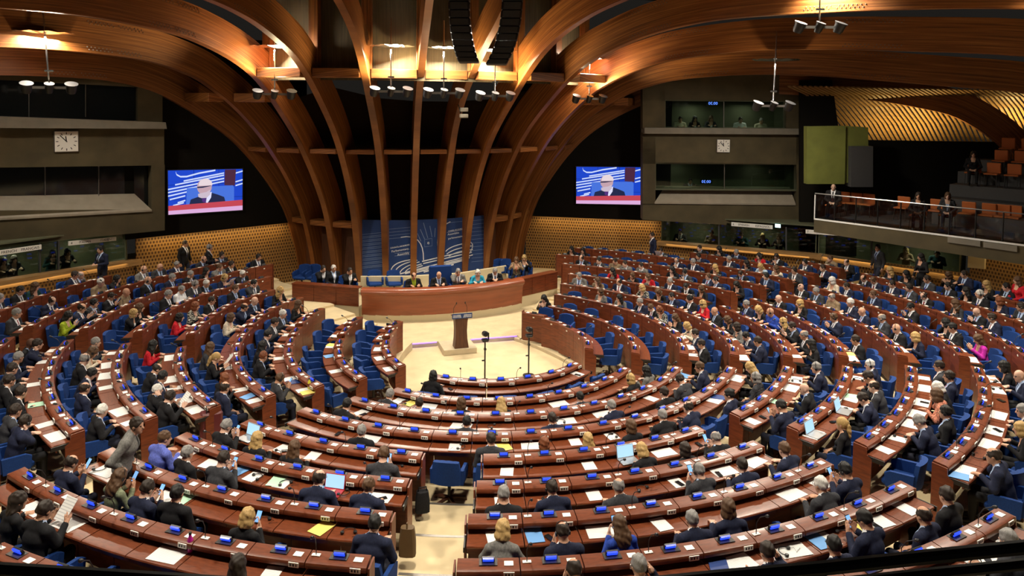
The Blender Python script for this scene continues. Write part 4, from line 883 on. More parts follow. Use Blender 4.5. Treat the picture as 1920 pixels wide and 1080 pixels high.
def ell(c, r, m=0, M=None, k=.015, tag=None):
    c, r = np.array(c, float), np.array(r, float); Mi = np.array(M).T if M is not None else np.eye(3); e = max(r)
    def f(X, Y, Z):
        q = np.stack([X - c[0], Y - c[1], Z - c[2]]); q = np.tensordot(Mi, q, 1); s = np.sqrt((q[0] / r[0]) ** 2 + (q[1] / r[1]) ** 2 + (q[2] / r[2]) ** 2); return (s - 1) * min(r) * 1.1
    return dict(f=f, lo=c - e, hi=c + e, m=m, k=k, tag=tag)
def hand(P, wrist, dr, side, palm_n=(0, 0, -1), curl=.35):
    """palm, four fingers of different length, thumb at the side of the palm"""
    w = np.array(wrist, float); d = np.array(dr, float); d /= np.linalg.norm(d); n = np.array(palm_n, float); n -= d * (n @ d); n /= np.linalg.norm(n); l = np.cross(n, d)
    P.append(cone(w, w + d * .03, .026, .030, 0, k=.012)); c = w + d * .055
    for t in (-1, 1): P.append(cone(w + d * .03 + l * t * .012, w + d * .08 + l * t * .022, .019, .017, 0, k=.012))
    for i, (o, ln) in enumerate(((-.034, .055), (-.0115, .07), (.0115, .074), (.034, .064))):
        b = w + d * .083 + l * o; m = b + (d + l * o * 4) * ln * .5 + n * ln * .12; e = m + (d * (1 - curl) + n * curl + l * o * 3) * ln * .5
        P.append(cone(b, m, .0105, .010, 0, k=.004)); P.append(cone(m, e, .010, .0085, 0, k=.004))
    s = l * (1 if side > 0 else -1); b = w + d * .03 + s * .026; P.append(cone(b, b + d * .03 + s * .026, .013, .011, 0, k=.008)); P.append(cone(b + d * .03 + s * .026, b + d * .06 + s * .03 + n * .01, .011, .009, 0, k=.004))
def rotm(yaw, pitch, roll=0.):
    """yaw + = to the figure's left, pitch + = down"""
    return np.array(Matrix.Rotation(rad(yaw), 3, 'Z') @ Matrix.Rotation(rad(-pitch), 3, 'X') @ Matrix.Rotation(rad(roll), 3, 'Y'))
def figure(female=False, lean=10, yaw=0, pitch=12, roll=0, arms=None, stand=False, legs=None):
    P = []; s = .92 if female else 1.; z0 = .90 if stand else .47; L = rad(lean)
    def T(x, y, z):
        dz = z; return np.array([x, y * math.cos(L) + dz * math.sin(L), z0 + dz * math.cos(L) - y * math.sin(L)])
    sh = .158 if female else .188; bk = .97 if female else 1.10
    P += [cone(T(0, -.01, .0), T(0, -.015, .16), .120 if female else .128, .100 * s if female else .120, 1, 1.42, tag='t'), cone(T(0, -.015, .16), T(0, .0, .33), .104 * s * bk, .122 * s * bk, 1, 1.42, tag='t'),
          cone(T(0, .0, .33), T(0, -.01, .43), .122 * s * bk, .090 * s, 1, 1.55, tag='t'), cone(T(-sh, -.015, .43), T(sh, -.015, .43), .060 * s * bk, .060 * s * bk, 1, tag='t'), cone(T(-.02, -.02, .50), T(-sh * .9, -.02, .445), .052 * s, .055 * s, 1, k=.03, tag='t'), cone(T(.02, -.02, .50), T(sh * .9, -.02, .445), .052 * s, .055 * s, 1, k=.03, tag='t'), cone(T(0, -.012, .45), T(0, -.004, .515), .078, .060, 1, 1.1, k=.03, tag='c')]
    if female: P += [ell(T(x, .085, .30), (.06, .055, .06), 1, tag='t') for x in (-.06, .06)]
    nb = T(0, -.005, .48); hc = T(0, .036, .632); M = rotm(yaw, pitch, roll)
    H = lambda x, y, z: hc + M @ np.array([x, y, z])
    P += [cone(nb, H(0, -.02, -.05), .060 * s, .056 * s, 0, k=.02), ell(H(0, -.008, .02), (.074, .092, .096), 0, M), ell(H(0, .028, -.035), (.057, .060, .083), 0, M, k=.02), ell(H(0, .058, -.09), (.026, .024, .022), 0, M),
          cone(H(0, .084, .008), H(0, .102, -.022), .009, .014, 0, k=.008), ell(H(.076, -.008, -.006), (.011, .022, .033), 0, M, k=.006), ell(H(-.076, -.008, -.006), (.011, .022, .033), 0, M, k=.006)]
    for sg, (E, W, dr, pn) in zip((-1, 1), arms):
        S = T(sg * sh, -.012, .43); E = np.array(E) * [sg, 1, 1]; W = np.array(W) * [sg, 1, 1]; dr = np.array(dr) * [sg, 1, 1]; pn = np.array(pn) * [sg, 1, 1]
        P += [cone(S, E, .060 * s * bk, .050 * s * bk, 1, tag='a'), cone(E, E + (W - E) * .88, .050 * s * bk, .040 * s, 1, tag='a'), cone(E + (W - E) * .86, E + (W - E) * .95, .030, .029, 2, tag='s'), cone(E + (W - E) * .9, W, .024, .023, 0, tag='s')]
        hand(P, W, dr, -sg * 1.0, pn)
    if legs is None:
        legs = [((.09, .0, .46), (.11, .40, .47), (.115, .40, .10), (.12, .54, .045))] * 2 if not stand else [((.09, 0, .88), (.095, .02, .48), (.10, -.02, .08), (.12, .13, .04))] * 2
    for sg, (a, b, c, d) in zip((-1, 1), legs):
        f = lambda q: np.array(q) * [sg, 1, 1]
        P += [cone(f(a), f(b), .088 * s, .062 * s, 4), cone(f(b), f(c), .060 * s, .044, 4), cone(f(c) - [0, .02, .02], f(d), .045, .036, 5)]
    h = .0125; lo = np.min([p['lo'] for p in P], 0) - .04; hi = np.max([p['hi'] for p in P], 0) + .04
    D, own = sdf_eval(P, h, lo, hi); V, F = surface_nets(D, h, lo)
    cen = V[F].mean(1); ci = np.clip(np.round((cen - lo) / h).astype(int), 0, np.array(own.shape) - 1); ow = own[tuple(ci.T)]
    mid = np.array([p['m'] for p in P])[ow]; tg = np.array([{'t': 1, 'c': 2}.get(p['tag'], 0) for p in P])[ow]
    # shirt front and tie on the chest
    nor = np.cross(V[F[:, 1]] - V[F[:, 0]], V[F[:, 3]] - V[F[:, 0]]); fy = nor[:, 1] > 0
    q = cen - [0, 0, z0]; ty = q[:, 1] * math.cos(L) - q[:, 2] * math.sin(L); tz = q[:, 2] * math.cos(L) + q[:, 1] * math.sin(L)
    v = (tg > 0) & fy & (tz > .14) & (np.abs(cen[:, 0]) < .010 + (tz - .14) * .20); mid[v] = 2
    if not female: mid[v & (np.abs(cen[:, 0]) < .021) & (tz < .475)] = 3
    else: mid[v & (tz > .36)] = 0
    if not female: mid[(tg == 2) & ~v & (tz > .50) & (ty > -.035)] = 2
    hl = (cen - hc) @ M
    for ex in (-.030, .030): mid[(np.abs(hl[:, 0] - ex) < .013) & (np.abs(hl[:, 2] - .012) < .009) & (hl[:, 1] > .05)] = 6
    mid[(np.abs(hl[:, 0]) < .024) & (np.abs(hl[:, 2] + .058) < .007) & (hl[:, 1] > .05)] = 7
    me = bpy.data.meshes.new('person'); me.from_pydata(V.tolist(), [], F.tolist()); me.polygons.foreach_set('use_smooth', [True] * len(F)); me.polygons.foreach_set('material_index', mid.astype(np.int32))
    Mh = Matrix([[*M[i], hc[i]] for i in range(3)] + [[0, 0, 0, 1]])
    return me, Mh
# hair, in head coordinates
def hair_mesh(style):
    h = .0085; lo, hi = np.array((-.15, -.2, -.40)), np.array((.15, .14, .16)); n = np.ceil((hi - lo) / h).astype(int) + 1
    X, Y, Z = np.meshgrid(*[lo[i] + h * np.arange(n[i]) for i in range(3)], indexing='ij')
    E = lambda c, r: (np.sqrt(((X - c[0]) / r[0]) ** 2 + ((Y - c[1]) / r[1]) ** 2 + ((Z - c[2]) / r[2]) ** 2) - 1) * min(r)
    sh = E((0, -.016, .028), (.083, .102, .106)); face = E((0, .115, -.055), (.082, .105, .125))
    wob = .004 * np.sin(X * 95 + 2 * np.sin(Z * 30)) * np.sin(Y * 80 + 1) + .003 * np.sin(Z * 70 + X * 40)
    if style in 'sh':
        D = np.maximum(np.maximum(sh + wob, -face), -(Z + .05 + .35 * (Y + .03)))
        if style == 'h': D = np.maximum(D, -E((0, .02, .125), (.070, .105, .085)))
    else:
        vol = E((0, -.018, .02), (.092, .108, .114)) + wob
        if style == 'o': body = np.maximum(E((0, -.02, -.06), (.098, .098, .11)) + wob, -(Z + .125))
        elif style == 'l': body = np.minimum(E((0, -.03, -.07), (.100, .092, .14)), E((0, -.05, -.14), (.120, .075, .14))) + wob
        else: body = np.maximum(E((0, -.02, -.02), (.086, .098, .08)), E((0, -.12, -.10), (.04, .045, .16)) * 1.0) ; body = np.minimum(np.maximum(sh, -(Z + .06)), E((0, -.115, -.10), (.038, .042, .15)) + wob)
        D = np.maximum(np.minimum(vol if style != 'p' else sh, body), -E((0, .12, -.07), (.070, .105, .125))); 
        if style != 'p': D = np.maximum(D, -np.where(Z < -.09, E((0, .03, -.2), (.068, .10, .2)), 9))
        if style == 'o' : D = np.maximum(D, -(Z + .13))
    D[0], D[-1], D[:, 0], D[:, -1], D[:, :, 0], D[:, :, -1] = 1, 1, 1, 1, 1, 1
    V, F = surface_nets(D, h, lo); me = bpy.data.meshes.new('hair'); me.from_pydata(V.tolist(), [], F.tolist()); me.polygons.foreach_set('use_smooth', [True] * len(F)); me.materials.append(None); return me
HAIR = {s: hair_mesh(s) for s in 'sholp'}
s = MB(); s.tube([(.080, -.005, -.02), (.086, -.005, .05), (.06, -.008, .115), (0, -.008, .136), (-.06, -.008, .115), (-.086, -.005, .05), (-.080, -.005, -.02)], .006, 6)
for x in (-.086, .086): s.lathe([(.026, -.010), (.03, 0), (.026, .010)], (x, -.005, -.01), 10, 0, Matrix.Rotation(rad(90), 3, 'Y'))
HEADSET = s.mesh('headset', 'black_plastic', True)
s = MB()
for x in (-.031, .031):
    c = [(x + .023 * math.cos(t), .094 - abs(x) * .1, .010 + .018 * math.sin(t)) for t in [k * math.pi / 5 for k in range(11)]]; s.tube(c, .0026, 5)
s.tube([(-.008, .094, .012), (.008, .094, .012)], .0026, 5)
for x in (-1, 1): s.tube([(x * .054, .088, .014), (x * .076, .0, .012)], .0024, 5)
GLASSES = s.mesh('glasses', 'black_plastic')
# arm poses: (elbow, wrist, hand direction, palm normal) for the right-hand side, x mirrored for the other
REST = ((.255, .12, .70), (.13, .31, .80), (-.35, 1, -.05), (0, 0, -1)); LAP = ((.25, .03, .66), (.09, .22, .56), (-.5, .8, -.2), (-.3, 0, -1))
WRITE = ((.24, .17, .74), (.07, .33, .80), (-.5, .8, -.1), (0, 0, -1)); PHONE = ((.23, .12, .72), (.065, .30, .86), (-.25, .45, .8), (-.8, -.5, 0)); CHIN = ((.17, .22, .79), (.075, .165, .955), (-.3, .12, .9), (-.5, -.8, 0))
EAR = ((.27, .10, .80), (.15, .12, 1.02), (-.45, -.3, .8), (-.9, 0, 0)); HOLD = ((.24, .14, .74), (.14, .33, .86), (-.2, .6, .6), (-.8, -.2, -.3)); CROSS = ((.25, .06, .70), (-.06, .17, .74), (-1, .1, .1), (0, -1, 0)); UP = ((.29, .18, .86), (.30, .30, 1.02), (0, .3, 1), (-.3, 1, 0))
mat('shoe', (.01, .009, .008), .4); mat('eye_dark', (.03, .018, .012), .5); mat('lips', (.36, .13, .10), .5)
for nm, c in (('skin_a', (.58, .33, .22)), ('skin_b', (.50, .27, .17)), ('skin_c', (.62, .38, .28)), ('skin_d', (.10, .045, .026))): mat(nm, c, .55, spec=.35)
CLOTH = dict(k=(.010, .010, .012), n=(.012, .016, .040), c=(.035, .036, .042), g=(.16, .155, .145), b=(.23, .165, .10), B=(.020, .055, .33), R=(.48, .012, .022), G=(.30, .38, .02), W=(.75, .76, .80), T=(.010, .045, .050), P=(.42, .02, .30), Y=(.62, .54, .42), L=(.42, .54, .66), O=(.52, .20, .13), V=(.10, .13, .45), S=(.16, .18, .11), F=(.06, .055, .05))
CNAME = dict(k='black', n='navy', c='charcoal', g='grey', b='tan brown', B='bright blue', R='red', G='lime green', W='white', T='dark teal', P='magenta', Y='cream', L='pale blue', O='orange patterned', V='violet blue', S='sage green', F='black and white floral')
for kk, c in CLOTH.items(): mat('cloth_' + kk, c, .85, spec=.25, noise=(40., .3 if kk not in 'OF' else .9, (1, 1, 1)))
N, L_ = nodes_of(MATS['cloth_F']); N['Color Ramp'].color_ramp.elements[1].color = (.6, .58, .5, 1); N['Color Ramp'].color_ramp.elements[0].position = .5; N['Color Ramp'].color_ramp.elements[1].position = .56
for nm, c in (('shirt_w', (.78, .79, .82)), ('shirt_b', (.38, .50, .72)), ('tie_n', (.02, .025, .09)), ('tie_r', (.20, .012, .02)), ('tie_k', (.012, .012, .014)), ('tie_y', (.62, .50, .05)), ('trouser_k', (.010, .010, .012)), ('trouser_n', (.014, .016, .030))): mat(nm, c, .8, spec=.25)
HCOL = dict(b=(.008, .007, .006), d=(.022, .013, .008), n=(.085, .042, .018), g=(.22, .21, .20), w=(.60, .58, .54), y=(.42, .27, .10), r=(.17, .050, .016))
for kk, c in HCOL.items(): mat('hair_' + kk, c, .6, spec=.4, noise=(30., .35, (6, 6, 1)))
FIG = {}
def fig(key):
    """pose key: (sex, pose, look) -> mesh shared by all who sit that way"""
    if key in FIG: return FIG[key]
    sex, p, look = key; f = sex == 'f'; kw = dict(female=f, yaw=look, pitch=10, lean=12)
    a = dict(R=(REST, REST), L=(LAP, LAP), W=(WRITE, WRITE), P=(PHONE, PHONE), C=(REST, CHIN), H=(HOLD, HOLD), E=(REST, EAR), X=(CROSS, (CROSS[0], (-.04, .18, .70), CROSS[2], CROSS[3])), U=(REST, UP))[p]
    if p == 'W': kw.update(pitch=32, lean=20)
    if p == 'P': kw.update(pitch=26, lean=10)
    if p == 'L': kw.update(lean=2, pitch=6)
    if p == 'C': kw.update(lean=14, pitch=8, roll=6)
    if p == 'E': kw.update(lean=8)
    if p == 'H': kw.update(pitch=22)
    FIG[key] = figure(arms=a, **kw); return FIG[key]
NP = 0
def person(loc, rz, words, hair, cloth, key=None, mesh=None, seed=0, scale=1., grp=None, extra=()):
    global NP
    NP += 1; rnd = random.Random(seed * 7 + NP); me, Mh = mesh if mesh else fig(key); female = hair[1] in 'olp'
    o = place('person', me, None, loc, rz); o.scale = (scale,) * 3; tag(o, words, 'person', grp)
    skin = 'skin_d' if hair[1] == 'D' else rnd.choice(('skin_a', 'skin_b', 'skin_c'))
    suit = cloth in 'kncg'; sl = [skin, 'cloth_' + cloth, rnd.choice(('shirt_w', 'shirt_w', 'shirt_b')) if suit else 'cloth_' + cloth, rnd.choice(('tie_n', 'tie_r', 'tie_k', 'tie_n')) if (suit and not female) else ('shirt_w' if suit else 'cloth_' + cloth), rnd.choice(('trouser_k', 'trouser_n')), 'shoe', 'eye_dark', 'lips']
    if cloth in 'kg' and female: sl[2] = sl[3] = rnd.choice(('cloth_k', 'cloth_W', 'cloth_k'))
    for x in extra:
        sl[x[0]] = x[1]
    if not len(me.materials):
        for _ in range(8): me.materials.append(None)
    for i, mn in enumerate(sl): o.material_slots[i].link = 'OBJECT'; o.material_slots[i].material = MATS[mn]
    hs = {'0': None}.get(hair[0], hair[1])
    if hair[0] == 'h': hs, hc = 'h', ('d' if hair[1] == 'd' else 'g')
    else: hc = hair[0]
    if hs:
        q = place('hair', HAIR[hs], o); q.matrix_local = Mh; q.material_slots[0].link = 'OBJECT'; q.material_slots[0].material = MATS['hair_' + hc]
    if rnd.random() < .22: q = place('headset', HEADSET, o); q.matrix_local = Mh
    if rnd.random() < .25 and not female: q = place('glasses', GLASSES, o); q.matrix_local = Mh
    return o
PEOPLE = '''
far_left 4 0 bs c C -0.25 0.71
far_left 4 1 ns k R -0.15 0.58
far_left 4 2 ds k R 0.27 0.50
far_left 4 3 ro F R 0.14 0.61
far_left 4 4 bo R R 0.20 0.80
far_left 5 0 ws k C 0.19 0.80
far_left 5 1 yo n H 0.27 0.56
far_left 5 2 ws k R 0.27 0.56
far_left 5 3 gs c R -0.02 0.60
far_left 5 4 gs W R -0.22 0.65
far_left 5 5 gs k R -0.23 0.55
far_left 5 6 nl k R 0.27 0.68
far_left 5 7 yo k C -0.13 0.80
far_left 6 0 ds k R -0.27 0.80
far_left 6 1 ds k R 0.23 0.47
far_left 6 10 hd n H -0.14 0.71
far_left 6 11 bl G P -0.27 0.72
far_left 6 2 ns g C -0.07 0.49
far_left 6 3 bl k R -0.22 0.47
far_left 6 4 gs k C -0.27 0.47
far_left 6 5 gs n R -0.27 0.49
far_left 6 6 0- k L -0.27 0.73
far_left 6 7 0- b R 0.27 0.47
far_left 6 8 ds k P -0.09 0.80
far_left 6 9 bs c R -0.02 0.70
far_left 7 0 ds c R -0.27 0.47
far_left 7 1 0- c R -0.27 0.47
far_left 7 11 gs c R -0.20 0.56
far_left 7 2 gs n L -0.03 0.47
far_left 7 3 0- c R -0.21 0.71
far_left 7 4 0- g R -0.27 0.66
far_left 7 5 bl k C 0.24 0.47
far_left 7 6 ws b R 0.05 0.51
far_left 7 9 hd n W -0.27 0.62
far_left 8 0 hg g R 0.27 0.47
far_left 8 1 ds n R -0.20 0.47
far_left 8 3 nl T R -0.15 0.47
far_left 8 4 bs k R -0.27 0.47
far_left 8 5 gs c C -0.15 0.47
far_right 4 0 no k R 0.21 0.52
far_right 4 1 bs k W 0.17 0.47
far_right 4 2 gs n R 0.07 0.47
far_right 4 3 no R C 0.27 0.47
far_right 4 4 no k R 0.18 0.47
far_right 4 5 bl R C 0.21 0.47
far_right 5 0 bl k W -0.07 0.47
far_right 5 1 bs n C 0.05 0.47
far_right 5 2 ns n L -0.27 0.47
far_right 5 3 bs c P -0.08 0.47
far_right 5 4 bl k R -0.27 0.47
far_right 5 5 ds g R 0.23 0.47
far_right 5 6 ds g C 0.16 0.47
far_right 5 7 ds b R -0.16 0.47
far_right 5 8 bs c C -0.27 0.47
far_right 5 9 hd k R -0.27 0.56
far_right 6 0 bs n R 0.02 0.63
far_right 6 1 ds k W 0.26 0.52
far_right 6 10 bl k R 0.13 0.47
far_right 6 11 bl k R -0.17 0.47
far_right 6 3 yl k R -0.17 0.47
far_right 6 4 gs n R 0.08 0.62
far_right 6 5 hg n P 0.05 0.72
far_right 7 0 ds c R -0.01 0.62
far_right 7 1 nl Y X -0.08 0.51
far_right 7 2 yl L W -0.14 0.47
far_right 7 3 bl n R -0.26 0.51
far_right 7 4 gs n R -0.19 0.60
far_right 7 5 bs n C 0.27 0.47
far_right 7 8 ds c H -0.27 0.47
far_right 8 0 ds n C -0.27 0.51
far_right 8 1 bs n R -0.17 0.72
far_right 8 2 ds k P 0.24 0.80
far_right 8 3 bo R C 0.04 0.47
far_right 8 4 gs n R 0.27 0.51
far_right 8 5 bl k R 0.19 0.47
far_right 8 6 ds k C 0.27 0.47
far_right 9 0 hd k C -0.09 0.71
far_right 9 1 ns b C -0.27 0.80
front_centre 0 0 bo k R -0.09 0.47
front_centre 1 0 gs c R -0.04 0.80
front_centre 1 1 ds n L -0.09 0.78
front_centre 1 2 no k L -0.01 0.70
front_centre 1 3 yl k W 0.02 0.47
front_centre 1 5 bs c L 0.14 0.68
front_centre 1 7 yo k R 0.13 0.79
front_centre 1 8 bl g R 0.07 0.66
front_centre 2 0 bs k R 0.05 0.80
front_centre 2 10 ds c W 0.01 0.47
front_centre 2 11 ns n R 0.10 0.63
front_centre 2 3 bs c L 0.22 0.70
front_centre 2 5 ds n L 0.26 0.71
front_centre 2 7 gs n R 0.08 0.53
front_centre 2 9 ds k L -0.26 0.80
front_centre 3 10 hd n C 0.27 0.47
front_centre 3 12 bs n L -0.27 0.71
front_centre 3 13 go c L 0.27 0.80
front_centre 3 14 yl k W 0.17 0.47
front_centre 3 2 gs k L -0.04 0.56
front_centre 3 5 ds c L -0.03 0.62
front_centre 3 6 ro k L 0.10 0.80
front_centre 3 7 yl k L 0.09 0.80
front_centre 3 8 no k L 0.21 0.66
front_centre 3 9 gs k R 0.27 0.47
front_left 2 0 nl k R -0.13 0.64
front_left 2 1 ws c R -0.05 0.80
front_left 2 2 ds c R -0.22 0.73
front_left 2 3 bs n R -0.07 0.59
front_left 2 4 bl k R -0.06 0.80
front_left 2 5 rs k R -0.22 0.80
front_left 2 7 ns c P -0.25 0.80
front_left 3 0 yl k R -0.21 0.68
front_left 3 1 0- n R 0.22 0.70
front_left 3 10 hd n L -0.18 0.77
front_left 3 2 hd n C 0.04 0.72
front_left 3 3 no Y R 0.15 0.60
front_left 3 6 nl c R 0.14 0.60
front_left 3 7 yp k H 0.05 0.47
front_left 3 9 ro k R -0.02 0.53
front_right 2 0 ds k R 0.18 0.48
front_right 2 1 ds n R 0.24 0.47
front_right 2 2 yo Y W 0.22 0.47
front_right 2 3 nl k P 0.24 0.47
front_right 2 4 ro F W 0.27 0.47
front_right 2 5 ns k W -0.11 0.47
front_right 2 6 gs n C -0.25 0.71
front_right 2 7 bl g R -0.27 0.47
front_right 2 8 no g L -0.27 0.49
front_right 3 0 ds n R 0.27 0.68
front_right 3 1 bs n W 0.27 0.47
front_right 3 10 hd n R -0.02 0.63
front_right 3 11 nl b R -0.01 0.52
front_right 3 12 gs g R -0.03 0.71
front_right 3 2 do g R 0.27 0.47
front_right 3 3 no k W 0.27 0.52
front_right 3 4 0- k R 0.27 0.55
front_right 3 5 yo R R 0.26 0.68
front_right 3 6 bs k R 0.07 0.61
front_right 3 7 bs n C 0.05 0.54
front_right 3 8 no k W -0.17 0.47
front_right 3 9 yo F C -0.19 0.76
left 4 0 bl R R -0.27 0.72
left 4 2 hd k W -0.00 0.47
left 4 3 bs n R -0.02 0.47
left 4 4 ws k E -0.15 0.80
left 4 5 ds k H -0.26 0.71
left 5 0 gs c R -0.25 0.67
left 5 1 nl Y W -0.27 0.56
left 5 2 hg k R -0.27 0.64
left 5 3 bs n W -0.27 0.47
left 5 4 hd n L 0.01 0.68
left 5 6 ws k R -0.27 0.69
left 6 0 0D k R 0.16 0.69
left 6 1 ds n C -0.27 0.47
left 6 2 gs n R -0.27 0.71
left 6 3 ds c R -0.27 0.67
left 6 4 ds k R -0.27 0.69
left 6 5 ds k R -0.27 0.47
left 6 6 ds c R -0.14 0.73
left 6 7 ds n C -0.27 0.79
near_centre 4 3 yo k W 0.16 0.47
near_centre 4 4 do k L 0.07 0.80
near_centre 4 5 hg k P 0.08 0.80
near_centre 5 0 gs k P 0.03 0.80
near_centre 5 1 ds n R 0.01 0.47
near_centre 5 2 hg c R 0.20 0.73
near_centre 5 4 gs c P 0.12 0.47
near_centre 5 5 ds n R 0.06 0.72
near_centre 5 6 ns n R 0.27 0.80
near_centre 6 0 yo g W 0.06 0.52
near_centre 6 1 hd n P 0.08 0.80
near_centre 6 2 nl B P 0.09 0.52
near_centre 6 3 gs n R 0.27 0.80
near_centre 6 4 no n R 0.04 0.80
near_centre 6 6 ws c R 0.16 0.76
near_centre 6 7 bs n P 0.06 0.53
near_centre 7 1 hd n P 0.19 0.47
near_centre 7 2 gs n E 0.16 0.47
near_centre 7 4 ds n E 0.24 0.47
near_centre 7 5 bs n L 0.27 0.71
near_centre 7 6 bs n P 0.27 0.47
near_centre 7 7 hd n L 0.27 0.80
near_centre 7 8 ds k L 0.18 0.66
near_centre 8 7 hg k L 0.10 0.62
near_centre 8 8 gs c R 0.20 0.47
near_left 4 0 gs k P -0.18 0.58
near_left 4 1 yl k R -0.11 0.72
near_left 4 2 nl k R -0.13 0.78
near_left 4 4 ns c P -0.13 0.47
near_left 5 0 ns V R -0.15 0.47
near_left 5 1 gs k L -0.19 0.58
near_left 5 2 ds c P -0.27 0.47
near_left 5 4 hd n R -0.06 0.52
near_left 5 5 ns n R -0.11 0.47
near_left 6 0 hd n P -0.12 0.74
near_left 6 1 nl S P 0.08 0.50
near_left 6 2 ds n P -0.02 0.57
near_left 6 3 bs k L -0.27 0.54
near_left 6 4 yo k P 0.18 0.76
near_left 6 6 bs n R 0.27 0.48
near_left 7 1 dl k R 0.07 0.54
near_left 7 2 ds k H -0.14 0.52
near_left 7 6 dl k L -0.22 0.50
near_right 4 0 bs n P 0.24 0.80
near_right 4 2 0- k R 0.11 0.80
near_right 4 4 gs n R 0.09 0.64
near_right 5 0 yp k L 0.14 0.68
near_right 5 2 ds n W 0.27 0.54
near_right 5 3 hd c C 0.27 0.80
near_right 5 4 ds k W 0.00 0.47
near_right 5 5 ws n R 0.27 0.47
near_right 6 1 gs n W 0.27 0.49
near_right 6 2 bs k L 0.24 0.80
near_right 6 3 no O C 0.27 0.53
near_right 6 4 wo k W 0.22 0.47
near_right 6 5 ds n L 0.15 0.68
near_right 6 6 ds c L 0.15 0.49
near_right 7 0 hd n C 0.18 0.60
near_right 7 2 yo k R 0.25 0.65
near_right 7 4 gs c R -0.27 0.60
near_right 7 6 0- n R 0.27 0.64
near_right 7 7 bo k R 0.11 0.47
right 10 8 bs k R 0.27 0.73
right 4 0 bl k R 0.27 0.72
right 4 1 hg k R 0.27 0.79
right 4 2 ds k H 0.27 0.59
right 4 3 yl k R 0.14 0.58
right 4 4 0- B R 0.22 0.61
right 4 5 yo k W -0.10 0.47
right 4 6 gs n R -0.15 0.54
right 5 1 ds k R -0.18 0.47
right 5 3 ns n P 0.27 0.70
right 5 6 yo k R -0.27 0.68
right 5 7 0- k R -0.27 0.48
right 6 1 yo n C 0.20 0.73
right 6 2 0- k C 0.18 0.47
right 6 4 hg c R 0.01 0.78
right 6 5 0- n R -0.01 0.47
right 6 6 ws n R 0.12 0.80
right 6 7 hg b R 0.27 0.62
right 6 8 gs c R 0.27 0.66
right 6 9 0- k R 0.19 0.61
right 7 1 nl P P 0.05 0.65
right 7 10 wo Y R 0.03 0.60
right 7 2 bs k R 0.27 0.48
right 7 3 bo k C 0.17 0.63
right 7 5 bs k P 0.23 0.55
right 7 8 ns n R -0.17 0.80
right 7 9 ds n R 0.19 0.80
right 8 10 ns n W 0.09 0.47
right 8 11 hd k W -0.19 0.53
right 8 4 ds n R -0.13 0.76
right 8 5 0- k P -0.19 0.80
right 8 6 nl c R -0.09 0.80
right 8 7 hd k W 0.27 0.47
right 8 8 ds c R 0.27 0.80
right 8 9 ds n R 0.27 0.80
right 9 10 bs k R -0.27 0.80
right 9 11 ds c R -0.21 0.80
right 9 12 bl k R -0.06 0.69
right 9 13 yl k R -0.13 0.79
right 9 6 ds c R -0.22 0.67
right 9 7 ro n R -0.11 0.80
right 9 8 ws k R -0.06 0.80
right 9 9 bl k C -0.27 0.73
'''
POSEW = dict(R='hands on desk', L='leaning back', W='writing', P='holding phone', C='chin on hand', H='holding papers', E='hand at headset', X='arms crossed', U='raising a hand')
FIRST = {}
for b, k, i in SEATS: FIRST[(b, k)] = min(FIRST.get((b, k), 99), i)
LASTS = {}
for b, k, i in SEATS: LASTS[(b, k)] = max(LASTS.get((b, k), -1), i)
def seat_words(b, k, i):
    n = i - FIRST[(b, k)]; m = LASTS[(b, k)] - i
    if b in ('near_left', 'near_centre', 'near_right', 'front_centre'): return '%s from left, %s row, %s' % (ORD[n], ORD[k], BWORD[b])
    if b in ('front_left', 'far_left', 'left'): return '%s from podium end, %s row, %s' % (ORD[n], ORD[k], BWORD[b])
    return '%s from podium end, %s row, %s' % (ORD[m], ORD[k], BWORD[b])
OCC = {}
NEARC = set(sorted(SEATS, key=lambda q: (pol(SEATS[q][1], rad(SEATS[q][0]), 0) - CAM).length)[:290]); RESTC = []
_chair = chair
def chair(loc, rz, words, grp='blue swivel chairs', key=None):
    if key is not None and key not in NEARC: RESTC.append((Vector(loc), rz)); return None
    return _chair(loc, rz, words, grp)
for ln in PEOPLE.strip().split('\n'):
    b, k, i, h, c, p, arc, dd = ln.split(); OCC[(b, int(k), int(i))] = (h, c, p, float(arc), float(dd))
LOOKS = {'front_left': (22, 40), 'far_left': (15, 30), 'left': (20, 35), 'near_left': (-20, 10), 'near_centre': (0, -18), 'front_centre': (0, 15), 'near_right': (20, 0), 'right': (-25, -38), 'far_right': (-12, -25), 'front_right': (-20, -38)}
for key, (a, Ra, z) in SEATS.items():
    b, k, i = key; rnd = random.Random(hash((b == 'left', k, i, len(b))) & 0xffff); w = seat_words(b, k, i)
    if key in OCC:
        h, c, p, arc, dd = OCC[key]; az = rad(a) + arc / (Ra + dd); tw = rad(rnd.uniform(-9, 9)); female = h[1] in 'olp'
        head_back = dict(W=.26, L=.05).get(p, .16)   # the head sits ahead of the hips
        dch = min(max(dd + head_back, .60), .80); look = LOOKS[b][rnd.random() < .45] if p in 'RLCX' else 0
        chair(pol(Ra + dch, az, z), az + tw, 'occupied blue swivel chair, ' + w, key=key)
        kind = 'suit' if c in 'kncg' and not female else ('top' if female else 'jacket'); cn = dict(F='floral', O='orange').get(c, CNAME[c]).split(' ')[-1] if c in 'FOb' else CNAME[c]
        lb = 'person in %s %s %s, %s' % (cn, kind, POSEW[p], w)
        if len(lb.split()) > 16: lb = 'person in %s %s, %s' % (cn, kind, w)
        person(pol(Ra + dch, az, z), az + tw, lb, h, c, ('f' if female else 'm', p, look), seed=k * 100 + i, scale=rnd.uniform(.96, 1.03), grp='delegates at the desks')
    else:
        chair(pol(Ra + .57 + rnd.uniform(-.04, .06), rad(a) + rnd.uniform(-.05, .05) / Ra, z), rad(a) + rnd.uniform(-.35, .35), 'empty blue swivel chair, ' + w, key=key)
